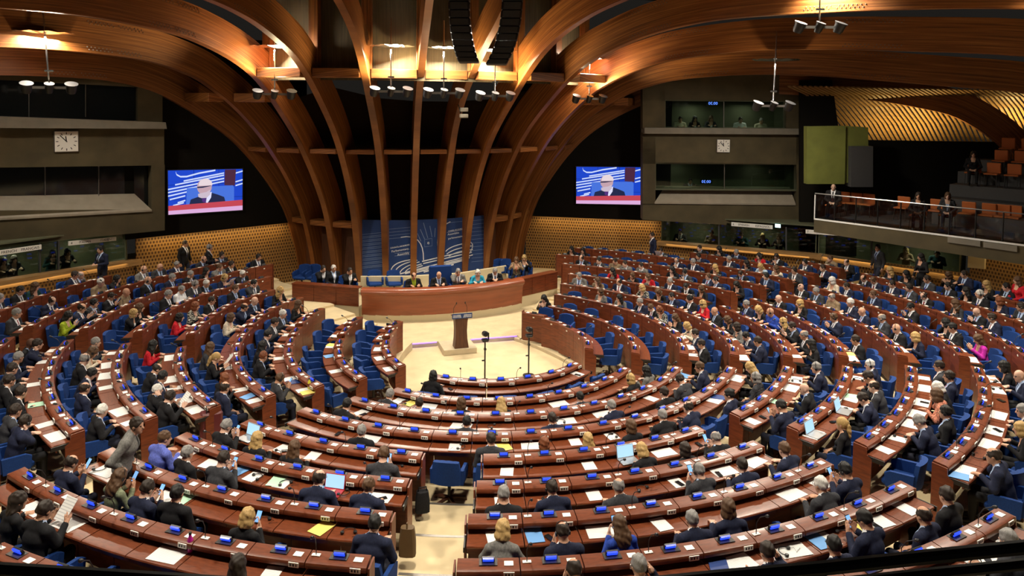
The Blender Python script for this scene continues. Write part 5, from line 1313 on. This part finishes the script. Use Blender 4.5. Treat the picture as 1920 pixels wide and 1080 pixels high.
# the farthest chairs, mostly hidden behind desks, as one body
V, F, Mi = [], [], []
for loc, rz in RESTC:
    for me, off, mi in ((CH_SEAT, (0, 0, 0), 0), (CH_BACK, (0, 0, 0), 0), (CH_ARM, (.235, 0, 0), 0), (CH_ARM, (-.29, 0, 0), 0), (CH_POST, (0, 0, 0), 1)):
        o = len(V); M = Matrix.Translation(loc) @ Matrix.Rotation(rz, 4, 'Z') @ Matrix.Translation(off); V += [tuple(M @ v.co) for v in me.vertices]; F += [tuple(o + i for i in p.vertices) for p in me.polygons]; Mi += [mi] * len(me.polygons)
if V:
    me = bpy.data.meshes.new('swivel_chairs'); me.from_pydata(V, [], F); me.materials.append(MATS['chair_blue']); me.materials.append(MATS['black_plastic']); me.polygons.foreach_set('material_index', Mi)
    o = place('swivel_chairs', me); o['kind'] = 'stuff'; tag(o, 'blue swivel chairs half hidden in the farthest rows', 'chairs')
# ------------------------------------------------------------------ people outside the delegates' rows
def seat_at(px, py, zf, face, hair, cloth, pose, words, look=0, grp=None, with_chair=True, extra=(), back=.16):
    p = at_z(px, py, zf + 1.09); f = Vector((face[0] - p.x, face[1] - p.y, 0)).normalized(); p = p - f * back; p.z = zf; rz = math.atan2(f.y, f.x) - math.pi / 2
    if with_chair: _chair(p, rz, ('blue chair under the ' + words) if len(words.split()) < 12 else ('blue chair under the ' + ' '.join(words.split()[:11])), 'blue chairs on the dais')
    return person(p, rz, words, hair, cloth, ('f' if hair[1] in 'olp' else 'm', pose, look), grp=grp, extra=extra)
DG = 'people at the president\'s desk'
for i, (px, py, h, c, po, wd, lk, ex) in enumerate(((776, 517, 'hd', 'k', 'R', 'person in black jacket and lime shirt, leftmost at president\'s desk', 0, ((2, 'cloth_G'), (3, 'cloth_G'))), (823, 515, '0-', 'k', 'R', 'person in black suit on the tall central president\'s chair', 20, ()), (859, 509, 'gs', 'g', 'C', 'person in grey suit, chin on hand, at president\'s desk', 0, ()),
        (896, 511, 'wo', 'L', 'R', 'person in turquoise top at president\'s desk', 0, ((1, 'cloth_turq'), (2, 'cloth_turq'))), (928, 506, 'gs', 'k', 'W', 'person in black suit writing at right end of president\'s desk', 0, ()))):
    if i == 3: mat('cloth_turq', (.02, .34, .50), .8)
    seat_at(px, py, .30, (0, -3), h, c, po, wd, lk, DG, True, ex)
for i, px in enumerate((703, 739)):
    p = at_z(px, 520, .95); p.z = .3; _chair(p, rad(180), 'empty blue chair, %s from left behind president\'s desk' % ORD[i], 'blue chairs on the dais')
# the tall presidential chair back
s = MB(); s.box((0, 0, .80), (.80, .10, 1.0), bev=.04); p = at_z(826, 517, 1.30); o = s.build('president_chair', 'chair_blue', None, True, (p.x + .05, p.y + .28, .30)); tag(o, 'tall broad blue chair back behind the central president', 'chair')
for i, (px, py, po, wd) in enumerate(((606, 503, 'C', 'leftmost of three people in black robes on the left wing, hand raised'), (628, 505, 'L', 'middle of three people in black robes on the left wing'), (656, 507, 'C', 'rightmost of three people in black robes on the left wing, hand raised'))):
    seat_at(px, py, .30, (0, -2), ('ds', 'ws', 'ds')[i], 'k', po, wd, 0, 'clerks on the left wing', True, ((3, 'shirt_w'),))
for i, px in enumerate((566, 584)): p = at_z(px, 517, .78); p.z = .30; _chair(p, rad(150), 'empty blue chair, %s from left on the left wing' % ORD[i], 'blue chairs on the dais')
for i, (px, py, h, c, wd) in enumerate(((968, 487, 'no', 'b', 'person in tan jacket and orange scarf on the right wing'), (983, 483, 'yo', 'k', 'person in black holding papers on the right wing'))):
    seat_at(px, py, .30, (-1, -2), h, c, 'H', wd, 0, 'clerks on the right wing', True, ((2, 'cloth_O'), (3, 'cloth_O')) if i == 0 else ())
for i, px in enumerate((942, 955)): p = at_z(px, 503, .83); p.z = .30; _chair(p, rad(200), 'empty blue chair, %s from left on the right wing' % ORD[i], 'blue chairs on the dais')
# standing figures
DOWN = ((.24, -.02, 1.10), (.25, .06, .86), (0, .1, -1), (-1, 0, 0)); FRONT = ((.25, .02, 1.10), (.10, .22, 1.08), (-.7, .6, 0), (0, 0, -1)); HIPH = ((.33, -.06, 1.12), (.20, .02, .98), (-.7, .3, -.5), (0, 0, -1))
WALK = [((.09, 0, .88), (.095, .16, .50), (.10, .05, .09), (.11, .20, .05)), ((.09, 0, .88), (.095, -.02, .47), (.10, -.22, .10), (.11, -.08, .04))]
ST_M = figure(False, 2, 0, 4, 0, (FRONT, FRONT), True); ST_D = figure(False, 2, 15, 4, 0, (DOWN, DOWN), True, WALK); ST_F = figure(True, 2, -15, 12, 0, (FRONT, DOWN), True); ST_P = figure(False, 16, -20, 6, 0, (DOWN, HIPH), True, WALK)
def stand_at(px, py, zf, face, hair, cloth, mesh, words, hz=1.56, extra=()):
    p = at_z(px, py, zf + hz); f = Vector((face[0] - p.x, face[1] - p.y, 0)).normalized(); p.z = zf; rz = math.atan2(f.y, f.x) - math.pi / 2; return person(p, rz, words, hair, cloth, mesh=mesh, extra=extra)
stand_at(191, 466, .85, (-14, 4), 'bs', 'n', ST_M, 'person in navy suit standing before the Italian interpreters\' booth')
stand_at(345, 455, .55, (2, 2), 'ds', 'k', ST_D, 'person in black suit standing by the gold lattice wall, left one', extra=((3, 'tie_n'),))
stand_at(390, 463, .55, (4, 9), 'gs', 'k', ST_M, 'person in black suit standing by the gold lattice wall, right one')
stand_at(1225, 440, .45, (2, 9), 'ds', 'n', ST_D, 'person in dark suit walking with papers by the right lattice wall')
stand_at(1648, 463, .75, (8, 2), 'bs', 'c', ST_D, 'person in charcoal suit and blue shirt standing with papers below booths', extra=((2, 'shirt_b'), (3, 'tie_n')))
stand_at(1729, 480, .85, (9, 0), 'bl', 'k', ST_F, 'person in black standing with papers before booth eight')
stand_at(228, 792, .95, (4, -8), 'ds', 'g', ST_P, 'photographer in grey shirt with dark camera straps in left aisle', extra=((2, 'cloth_g'), (3, 'tie_k')))
stand_at(1024, 560, -.05, (-1, 0), 'bl', 'k', fig(('f', 'P', 0)), 'person in black sitting at the right front row\'s podium end', 1.05)
# interpreters behind the glass, people in the control room and on the gallery
for i, (px, py, z, h, pl) in enumerate(((42, 488, 0, 'dl', LB), (22, 492, 0, 'bl', LB), (115, 477, 0, 'bl', LB), (143, 474, 0, 'bo', LB), (1270, 437, 0, 'bs', RB), (1330, 440, 0, 'bs', RB), (1386, 443, 0, 'ds', RB), (1427, 445, 0, 'yo', RB), (1458, 447, 0, 'no', RB), (1693, 472, 0, 'yo', RB2), (1752, 478, 0, 'ds', RB2))):
    n = pnorm(*pl); p = at_plane(px, py, *pl) - n * .72; p.z -= 1.12; person(p, math.atan2(n.y, n.x) - math.pi / 2, 'interpreter in dark clothes, %s from left behind the %s booth glass' % (ORD[i if i < 4 else i - 4 if i < 9 else i - 9], 'left' if i < 4 else 'right' if i < 9 else 'side'), h, 'cbTk'[i % 4], ('f' if h[1] in 'ol' else 'm', 'R', 0), grp='interpreters in the booths')
for i, (px, py) in enumerate(((1282, 222), (1310, 221), (1341, 220), (1397, 223), (1437, 225), (1301, 340))):
    n = pnorm(*RC); p = at_plane(px, py, *RC) - n * .74; p.z -= 1.14; person(p, math.atan2(n.y, n.x) - math.pi / 2, 'operator seated in the %s control room window, %s from left' % ('upper' if i < 5 else 'lower', ORD[i % 5]), ('ds', 'bl', 'nl', 'ds', 'gs', 'ds')[i], 'YkcWYc'[i], ('m' if i not in (1, 2) else 'f', 'R', 0), grp='control room operators')
for px, py, h, c, wd in ((1563, 352, '0-', 'k', 'person in black suit on the first gallery chair'), (1722, 368, 'dl', 'k', 'person in dark clothes on gallery holding a bag'), (1777, 368, 'no', 'c', 'person in grey on gallery looking down'), (1793, 338, 'bl', 'k', 'person in black higher up on the gallery')):
    zz = GZ if py > 345 else GZ + .6; p = at_z(px, py, zz + 1.08); p.z = zz
    if py < 345: p = g0 - gn * (1.2 + .85 * 3 + .42) + gd * 3.8; p.z = GZ + 1.26
    put_orange(p, 'orange gallery chair under the ' + wd, 'occupied gallery chairs'); person(p, gface + .3, wd, h, c, ('f' if h[1] in 'ol' else 'm', 'L', 0))

# ------------------------------------------------------------------ papers and things on the desks
def paper_mat():
    m = mat('paper', (.80, .79, .77), .7); N, L = nodes_of(m); b = N['Principled BSDF']; tc = N.new('ShaderNodeTexCoord'); wv = N.new('ShaderNodeTexWave'); wv.bands_direction = 'Y'; wv.inputs['Scale'].default_value = 14; wv.inputs['Distortion'].default_value = .6; wv.inputs['Detail'].default_value = 3; wv.inputs['Detail Scale'].default_value = 9
    rp = N.new('ShaderNodeValToRGB'); rp.color_ramp.elements[0].position = .70; rp.color_ramp.elements[0].color = (.82, .81, .79, 1); rp.color_ramp.elements[1].position = .95; rp.color_ramp.elements[1].color = (.55, .55, .56, 1)
    L.new(tc.outputs['Object'], wv.inputs['Vector']); L.new(wv.outputs[0], rp.inputs[0]); L.new(rp.outputs[0], b.inputs['Base Color'])
paper_mat(); mat('paper_yellow', (.78, .66, .16), .7); mat('paper_blue', (.14, .33, .66), .7); mat('paper_green', (.45, .72, .52), .7); mat('folder_navy', (.02, .05, .20), .5); mat('phone_glass', (.01, .011, .013), .15); mat('phone_lit', (.1, .25, .5), .3, emit=(.25, .5, .9), es=.9)
mat('laptop_grey', (.42, .42, .43), .35, metal=.6); mat('laptop_red', (.38, .02, .03), .4); mat('laptop_screen', (.2, .4, .6), .3, emit=(.42, .66, .88), es=.8); mat('leather_brown', (.10, .055, .018), .6); mat('suitcase_red', (.10, .015, .018), .4); mat('bottle_pink', (.6, .02, .35), .25, emit=None); mat('bottle_yellow', (.7, .62, .05), .2)
s = MB(); s.box((0, 0, .002), (.40, .27, .004)); PAPW = s.mesh('paper_sheet', 'paper'); PAPS = {}
for nm in ('paper_yellow', 'paper_blue', 'paper_green', 'folder_navy'):
    s = MB(); s.box((0, 0, .002), (.22, .30, .004 if nm != 'folder_navy' else .012)); PAPS[nm] = s.mesh('paper_sheet', nm)
s = MB(); s.box((0, 0, .002), (.21, .29, .004)); PAPA = s.mesh('paper_sheet', 'paper')
def on_desk(key, d, xo, z=.789):
    a, Ra, zf = SEATS[key]; k = key[1]; e = -.06 if k == 0 else 0; r = Ra + d; p = Vector((xo, -r, 0)); p.rotate(Matrix.Rotation(rad(a), 3, 'Z')); return Vector((p.x, p.y, zf + z + e)), rad(a)
NPAP = 0; CW = {'paper_yellow': 'yellow paper', 'paper_blue': 'blue sheet', 'paper_green': 'pale green sheet', 'folder_navy': 'navy folder'}
for key in SEATS:
    b, k, i = key; rnd = random.Random(k * 131 + i * 17 + len(b) * 7); occ = key in OCC; w = seat_words(b, k, i)
    pr = .75 if occ else .38
    if b == 'front_left' and k == 0: pr = 1.
    if b in ('far_left', 'far_right', 'front_right') and not occ: pr = .15
    if not visible(pol(SEATS[key][1] + .25, rad(SEATS[key][0]), SEATS[key][2] + .8), 0, 0): continue
    if rnd.random() < pr and NPAP < 290:
        NPAP += 1; me, nm = (PAPW, 'open white papers') if (rnd.random() < .55 and b != 'front_left') else (PAPA, 'white paper sheet'); rz = 0
        if b == 'front_left' and k == 0: rz = rad(90)
        loc, ra = on_desk(key, .245, rnd.uniform(-.12, .10)); o = place('paper_sheet', me, None, loc, ra + rz + rad(rnd.uniform(-9, 9))); tag(o, nm + ' on desk, ' + w, 'paper', 'papers on the desks')
    if rnd.random() < .10:
        nm = rnd.choice(('paper_yellow', 'paper_yellow', 'paper_blue', 'folder_navy', 'paper_green')); loc, ra = on_desk(key, .23, rnd.choice((-.22, .22)), .794); o = place('paper_sheet', PAPS[nm], None, loc, ra + rad(rnd.uniform(-25, 25))); tag(o, CW[nm] + ' on desk, ' + w, 'paper', 'coloured papers on the desks')
    if occ:
        h, c, p, arc, dd = OCC[key]
        if p in 'PH':
            az = rad(SEATS[key][0]) + arc / (SEATS[key][1] + dd); dch = min(max(dd + .16, .60), .80); q = pol(SEATS[key][1] + dch, az, SEATS[key][2]); f = Vector((-math.sin(az), math.cos(az), 0)); s = MB()
            if p == 'P': s.box((0, 0, 0), (.075, .010, .15), Matrix.Rotation(rad(-35), 3, 'X'), bev=.004); s.box((0, -.006, 0.003), (.066, .004, .135), Matrix.Rotation(rad(-35), 3, 'X'), m=1); o = s.build('phone', ['phone_glass', 'phone_lit'], None, loc=q + f * .375 + Vector((0, 0, .95)), rz=az); tag(o, 'phone held by the person ' + w, 'phone', 'phones in hands')
            else: s.box((0, 0, 0), (.21, .004, .29), Matrix.Rotation(rad(-40), 3, 'X')); o = s.build('paper_sheet', 'paper', None, loc=q + f * .42 + Vector((0, 0, .98)), rz=az); tag(o, 'white sheet held up by the person ' + w, 'paper', 'sheets in hands')
# headphones and phones left on the nearer desks
s = MB(); s.tube([(.085 * math.cos(t), .085 * math.sin(t), .012) for t in [math.pi * k / 9 * 1.15 - .25 for k in range(10)]], .006, 6)
for t in (-.25, math.pi * 1.15 - .25): s.lathe([(.024, 0), (.026, .02), (.018, .03)], (.085 * math.cos(t), .085 * math.sin(t), .0), 10)
s.tube([(.08, -.02, .01), (.13, -.08, .006), (.05, -.12, .006), (.16, -.15, .006)], .0025, 5); HPH = s.mesh('headphones', 'black_plastic', True)
s = MB(); s.box((0, 0, .005), (.075, .15, .010), bev=.003); PHN = s.mesh('phone', 'phone_glass'); nh = 0
for key in SEATS:
    b, k, i = key; rnd = random.Random(k * 31 + i * 57 + len(b) * 3)
    if b not in ('near_left', 'near_centre', 'near_right', 'front_centre') or not visible(pol(SEATS[key][1] + .25, rad(SEATS[key][0]), SEATS[key][2] + .8), -5, -20): continue
    r = rnd.random()
    if r < .20: loc, ra = on_desk(key, .26, rnd.uniform(-.2, .2), .798); tag(place('headphones', HPH, None, loc, ra + rnd.uniform(-2, 2)), 'black headphones on desk, ' + seat_words(b, k, i), 'headphones', 'headphones on the desks')
    elif r < .38: loc, ra = on_desk(key, .30, rnd.uniform(-.1, .25), .796); tag(place('phone', PHN, None, loc, ra + rnd.uniform(-1, 1)), 'black phone lying on desk, ' + seat_words(b, k, i), 'phone', 'phones on the desks')
def nearest(px, py):
    best = None
    for key in SEATS:
        loc, ra = on_desk(key, .25, 0); d = loc - CAM; z = d.dot(FWD); x = 960 + FPX * d.dot(RGT) / z; y = PPY - FPX * d.dot(UPV) / z; e = math.hypot(x - px, y - py)
        if best is None or e < best[0]: best = (e, key)
    return best[1]
def laptop(px, py, m, words):
    key = nearest(px, py); loc, ra = on_desk(key, .30, 0, .792); T = empty('laptop', loc, ra + rad(180)); tag(T, words, 'laptop')
    s = MB(); s.box((0, 0, .008), (.32, .22, .016), bev=.004); s.build('keyboard', m, T); s = MB(); s.box((0, -.135, .115), (.32, .012, .21), Matrix.Rotation(rad(14), 3, 'X'), bev=.004); l = s.build('lid', m, T); s = MB(); s.box((0, -.128, .116), (.295, .004, .185), Matrix.Rotation(rad(14), 3, 'X')); s.build('display', 'laptop_screen', l)
    for c in T.children: pass
laptop(478, 812, 'laptop_grey', 'grey laptop with lit screen on the near left block'); laptop(632, 912, 'laptop_red', 'red laptop with lit screen beside the centre aisle'); laptop(1175, 845, 'laptop_grey', 'laptop with blue lit screen in near centre block'); laptop(1515, 805, 'laptop_grey', 'small dark tablet computer on near right block desk'); laptop(1568, 770, 'laptop_grey', 'laptop under typing hands in near right block')
def bag(px, py, z, size, m, words, rz=0.):
    p = at_z(px, py, z); T = empty('bag', (p.x, p.y, z), rz); tag(T, words, 'bag'); w, d, h = size
    s = MB(); n = 10
    for j in range(6):
        v = j / 5; k = 1 - .45 * max(0, v - .45) ** 1.3
        for i in range(n): t = 2 * math.pi * i / n; s.v.append((w / 2 * k * math.copysign(abs(math.cos(t)) ** .6, math.cos(t)), d / 2 * k * math.copysign(abs(math.sin(t)) ** .6, math.sin(t)), h * v))
    for j in range(5):
        for i in range(n): s.f.append((j * n + i, j * n + (i + 1) % n, (j + 1) * n + (i + 1) % n, (j + 1) * n + i)); s.m.append(0)
    s.f += [tuple(reversed(range(n))), tuple(5 * n + i for i in range(n))]; s.m += [0, 0]; s.build('body', m, T, True)
    s = MB(); s.tube([(-w * .3, 0, h * .96), (-w * .25, 0, h * 1.18), (w * .25, 0, h * 1.18), (w * .3, 0, h * .96)], .012, 6); s.build('strap', m, T)
bag(792, 958, .62, (.24, .18, .33), 'cloth_k', 'black backpack on the centre aisle floor, left side'); bag(888, 1030, .85, (.20, .26, .36), 'cloth_k', 'black backpack standing against right desks of the centre aisle', rad(80)); bag(764, 1040, .85, (.16, .24, .40), 'leather_brown', 'brown leather bag hanging at the end of the left desks', rad(70))
p = at_z(396, 828, .70); T = empty('suitcase', p, rad(15)); tag(T, 'dark red trolley suitcase between the left blocks', 'suitcase'); s = MB(); s.box((0, 0, .32), (.40, .24, .56), bev=.04); s.build('shell', 'suitcase_red', T, True); s = MB(); s.tube([(-.09, -.08, .6), (-.09, -.08, .74), (.09, -.08, .74), (.09, -.08, .6)], .012, 6); s.build('handle', 'black_plastic', T)
s = MB(); [s.lathe([(.025, 0), (.025, .025)], (x, y, .01), 8) for x in (-.15, .15) for y in (-.08, .08)]; s.build('wheels', 'black_plastic', T)
def bottle(px, py, m, words, h=.24):
    key = nearest(px, py); p0 = at_z(px, py, SEATS[key][2] + .79); T = empty('bottle', p0); tag(T, words, 'bottle'); s = MB(); s.lathe([(.032, 0), (.034, .02), (.034, h * .62), (.016, h * .80), (.015, h * .88)], (0, 0, 0), 14); s.build('body', m, T, True); s = MB(); s.lathe([(.018, h * .88), (.018, h)], (0, 0, 0), 12); s.build('cap', 'black_plastic', T)
bottle(357, 1034, 'bottle_pink', 'pink and black drinking bottle on near left desk'); bottle(580, 729, 'bottle_yellow', 'yellow bottle on the desk end of front left block'); bottle(1182, 756, 'clear_glass', 'clear water bottle on the front centre desk')

# ------------------------------------------------------------------ line-array loudspeakers
def line_array(pts, words):
    T = empty('line_array', at_depth(*pts[0], 21.5)); tag(T, words, 'loudspeaker', 'hanging loudspeaker columns'); P = [at_depth(x, y, 21.5) - T.location for x, y in pts]; n = len(P) - 1
    for i in range(n):
        a, b = P[i], P[i + 1]; d = (b - a); u = d.normalized(); x = RGT; f = x.cross(u).normalized(); M = Matrix((x, f, u)).transposed(); s = MB(); s.box((a + b) / 2, (.62, .45, d.length * .95), M, bev=.03); cb = s.build('cabinet', 'speaker_black', T); s = MB(); s.box((a + b) / 2 + f * (-.23 if f.dot(FWD) > 0 else .23), (.5, .02, d.length * .8), M); s.build('grille', 'grey_panel', cb)
def curve(p, q, r, n): return bez(p, q, r, n)
line_array(curve((862, -30), (858, 70), (880, 118), 11), 'curved black loudspeaker column hanging left of the other'); line_array(curve((962, -30), (962, 70), (930, 122), 11), 'curved black loudspeaker column hanging right of the other')
# ------------------------------------------------------------------ hanging lamp clusters
mat('mirror', (.75, .75, .78), .12, metal=1., noise=(9., .5, (1, 1, 1)), bump=1.); mat('lamp_lens', (1, 1, 1), .3, emit=(1., .97, 1.), es=9)
LK = .62
def lamp_cluster(top, low, words, down, rot=0., tilt=0., dw=.75, aim=None, spr=125, beam=190):
    T = empty('lamp_cluster', low); tag(T, words, 'lamp', 'hanging lamp clusters with mirror discs'); H = (top - low).z; off = Vector((top.x - low.x, top.y - low.y, 0))
    R2 = Matrix.Rotation(rot, 3, 'Z'); s = MB(); n = 22
    Rt = R2 @ Matrix.Rotation(rad(tilt), 3, 'Y')
    for i in range(n):
        a = 2 * math.pi * i / n; s.v.append(tuple(off + Rt @ Vector((dw * math.cos(a), dw * .8 * math.sin(a), .03 * (i % 2))) + Vector((0, 0, H))))
    s.v.append(tuple(off + Vector((0, 0, H + .05)))); s.v.append(tuple(off + Vector((0, 0, H - .04))))
    for i in range(n): s.f += [(i, (i + 1) % n, n), ((i + 1) % n, i, n + 1)]; s.m += [0, 0]
    s.build('mirror_disc', 'mirror', T)
    s = MB(); s.tube([(0, 0, -.05), off + Vector((0, 0, H + .9))], .022, 8); s.box((0, 0, .28), (.20, .05, .05), R2); s.build('pole', 'chrome', T)
    s = MB(); s.box((0, 0, -.18), (1.15, .05, .07), R2); s.build('crossbar', 'strip_metal', T)
    Rh = Matrix.Rotation(rad(24), 3, 'X') @ Matrix.Rotation(rad(8), 3, 'Y')
    for x, sc_ in ((-.52, 1.), (0, .75), (.52, 1.)):
        c = R2 @ Vector((x, -.05, -.12)); s = MB(); s.lathe([(.10 * sc_, -.22), (.13 * sc_, -.15), (.14 * sc_, .0), (.17 * sc_, .06)], c, 14, 0, Rh); hd = s.build('lamp_head', 'black_plastic', T, True); s = MB(); s.lathe([(.155 * sc_, .045), (.155 * sc_, .056)], c, 14, 0, Rh); s.build('lens', 'lamp_lens', hd)
    q = low + off + Vector((0, 0, H - .12)); area('reflected_light', q, aim if aim else q - Vector((0, 0, 1)), dw * 1.2, down * LK, (1., .90, .74), spread=rad(spr))
    spot('lamp_beam', low + Vector((0, 0, .02)), low + Vector((.0, .15, 2)), beam, (1., .80, .50), 150, 1., .15)
    return T
def ringpos(phi, rho): return PC + rdir(phi) * rho
for px, y0, y1, phi, nm, dn in ((515, 88, 172, -33, 'leftmost of the five before the ribs', 850), (733, 87, 167, -11, 'second of the five before the ribs', 850), (832, 91, 170, 0, 'middle one of the five before the ribs', 850), (928, 96, 176, 11, 'fourth of the five before the ribs', 850), (1105, 112, 182, 33, 'rightmost of the five before the ribs', 850)):
    dep = (ringpos(phi, 10.2) - CAM).dot(FWD); lamp_cluster(at_depth(px, y0, dep), at_depth(px, y1 - 6, dep), 'hanging lamp cluster with mirror disc, ' + nm, dn, aim=(0, 1.5, 0), spr=180)
lamp_cluster(at_depth(80, 62, 20), at_depth(92, 152, 20), 'hanging lamp cluster at the far left by the control windows', 1300, .3, aim=(-11, 3, 0), spr=180); lamp_cluster(at_depth(1455, 113, 23), at_depth(1450, 188, 23), 'hanging lamp cluster in front of the right concrete wall', 700, -.2, aim=(9, 2, 0), spr=165); lamp_cluster(at_depth(1537, -60, 19), at_depth(1537, 38, 19), 'hanging lamp cluster at the top right edge', 900, -.3, aim=(7, -4, 0))
# unseen clusters added above the picture to light the nearer seats
for i, (x, y, z) in enumerate(((-9.5, -7., 8.6), (-3.5, -10., 9.6), (4., -10.5, 9.8), (10.5, -7.5, 8.8))):
    lamp_cluster(Vector((x, y, z + 1.4)), Vector((x, y, z)), 'added unseen lamp cluster above the nearer seats, %s from left' % ORD[i], 800, aim=(x * .8, y * .9, 0))
# stray beams of the lamps on the ribs beside them
def rib_spot(px, py, phi, src, e, ang=34):
    d = rdir(phi); a = (PC.x, PC.y); b = (PC.x + d.x, PC.y + d.y); t = at_plane(px, py, a, b); spot('stray_beam', src, t, e * 1.3, (1., .78, .42), 72, 1., .25)
for px, py, phi, sx, sy, sphi, e in ((440, 115, -38.5, 503, 165, -33, 700), (545, 100, -27.5, 520, 140, -33, 260), (681, 122, -16.5, 722, 160, -11, 360), (786, 110, -5.5, 745, 130, -11, 160), (905, 105, 5.5, 845, 165, 0, 420), (987, 125, 16.5, 938, 168, 11, 520), (1152, 130, 38.5, 1098, 176, 33, 1500), (1120, 110, 27.5, 1108, 150, 33, 180)):
    dep = (ringpos(sphi, 10.2) - CAM).dot(FWD); rib_spot(px, py, phi, at_depth(sx, sy, dep), e)
# ------------------------------------------------------------------ balcony rail in front of the camera
BRL = empty('balcony_rail', at_depth(960, 1100, 2.2)); tag(BRL, 'black double balcony rail curving across the bottom of the picture', 'railing'); o0 = BRL.location.copy()
for off, r in ((0, .021), (32, .017)):
    s = MB(); pts = [(-250, 1046), (0, 1068), (200, 1080), (420, 1094), (700, 1112), (960, 1114), (1150, 1102), (1350, 1082), (1536, 1066), (1730, 1045), (1920, 1026), (2150, 1000)]; s.tube([at_depth(x, y + off, 2.2) - o0 for x, y in pts], r, 10); s.build('rail', 'rail_black', BRL, True)

# people along the right wall behind the last row
for i, (px, py, h, c, po, wd) in enumerate(((1785, 516, 'no', 'k', 'P', 'person in black with a white cup by the right booth glass'), (1816, 514, 'ds', 'n', 'R', 'person in navy suit leaning at the right wall'), (1858, 533, 'yl', 'k', 'R', 'person in black at the right wall, long fair hair'), (1896, 538, 'bs', 'k', 'R', 'person in black suit at the right wall beside the picture edge'), (1911, 527, 'nl', 'R', 'L', 'person in red top at the right wall by the picture edge'))):
    z = .3
    while z < 1.6 and math.hypot(*at_z(px, py, z + 1.08).xy) > 15.25: z += .02
    p = at_z(px, py, z + 1.08); p.z = z; az = math.atan2(p.x, -p.y); _chair(p, az, 'blue chair under the ' + wd, 'blue chairs by the right wall'); person(p, az, wd, h, c, ('f' if h[1] in 'ol' else 'm', po, -25))
# grey panel and a small projector among the ribs
q = at_depth(627, 76, 24.2); s = MB(); s.box((0, 0, 0), (1.25, .12, 1.2), Matrix.Rotation(rad(-22), 3, 'Z'), bev=.02); tag(s.build('acoustic_panel', 'grey_panel', None, False, q), 'square dark grey panel hanging between ribs left of centre', 'panel')
d = rdir(5.5); q = at_plane(868, 212, (PC.x, PC.y), (PC.x + d.x, PC.y + d.y)) + d * .1; T = empty('projector', q); tag(T, 'small white twin projector mounted on a central rib', 'projector')
for z in (.12, -.10): s = MB(); s.box((0, 0, z), (.28, .2, .14), bev=.02); s.build('case', 'concrete_light', T)
s = MB(); s.tube([(-.18, .1, .3), (-.1, .05, 0)], .02, 6); s.build('bracket', 'black_plastic', T)
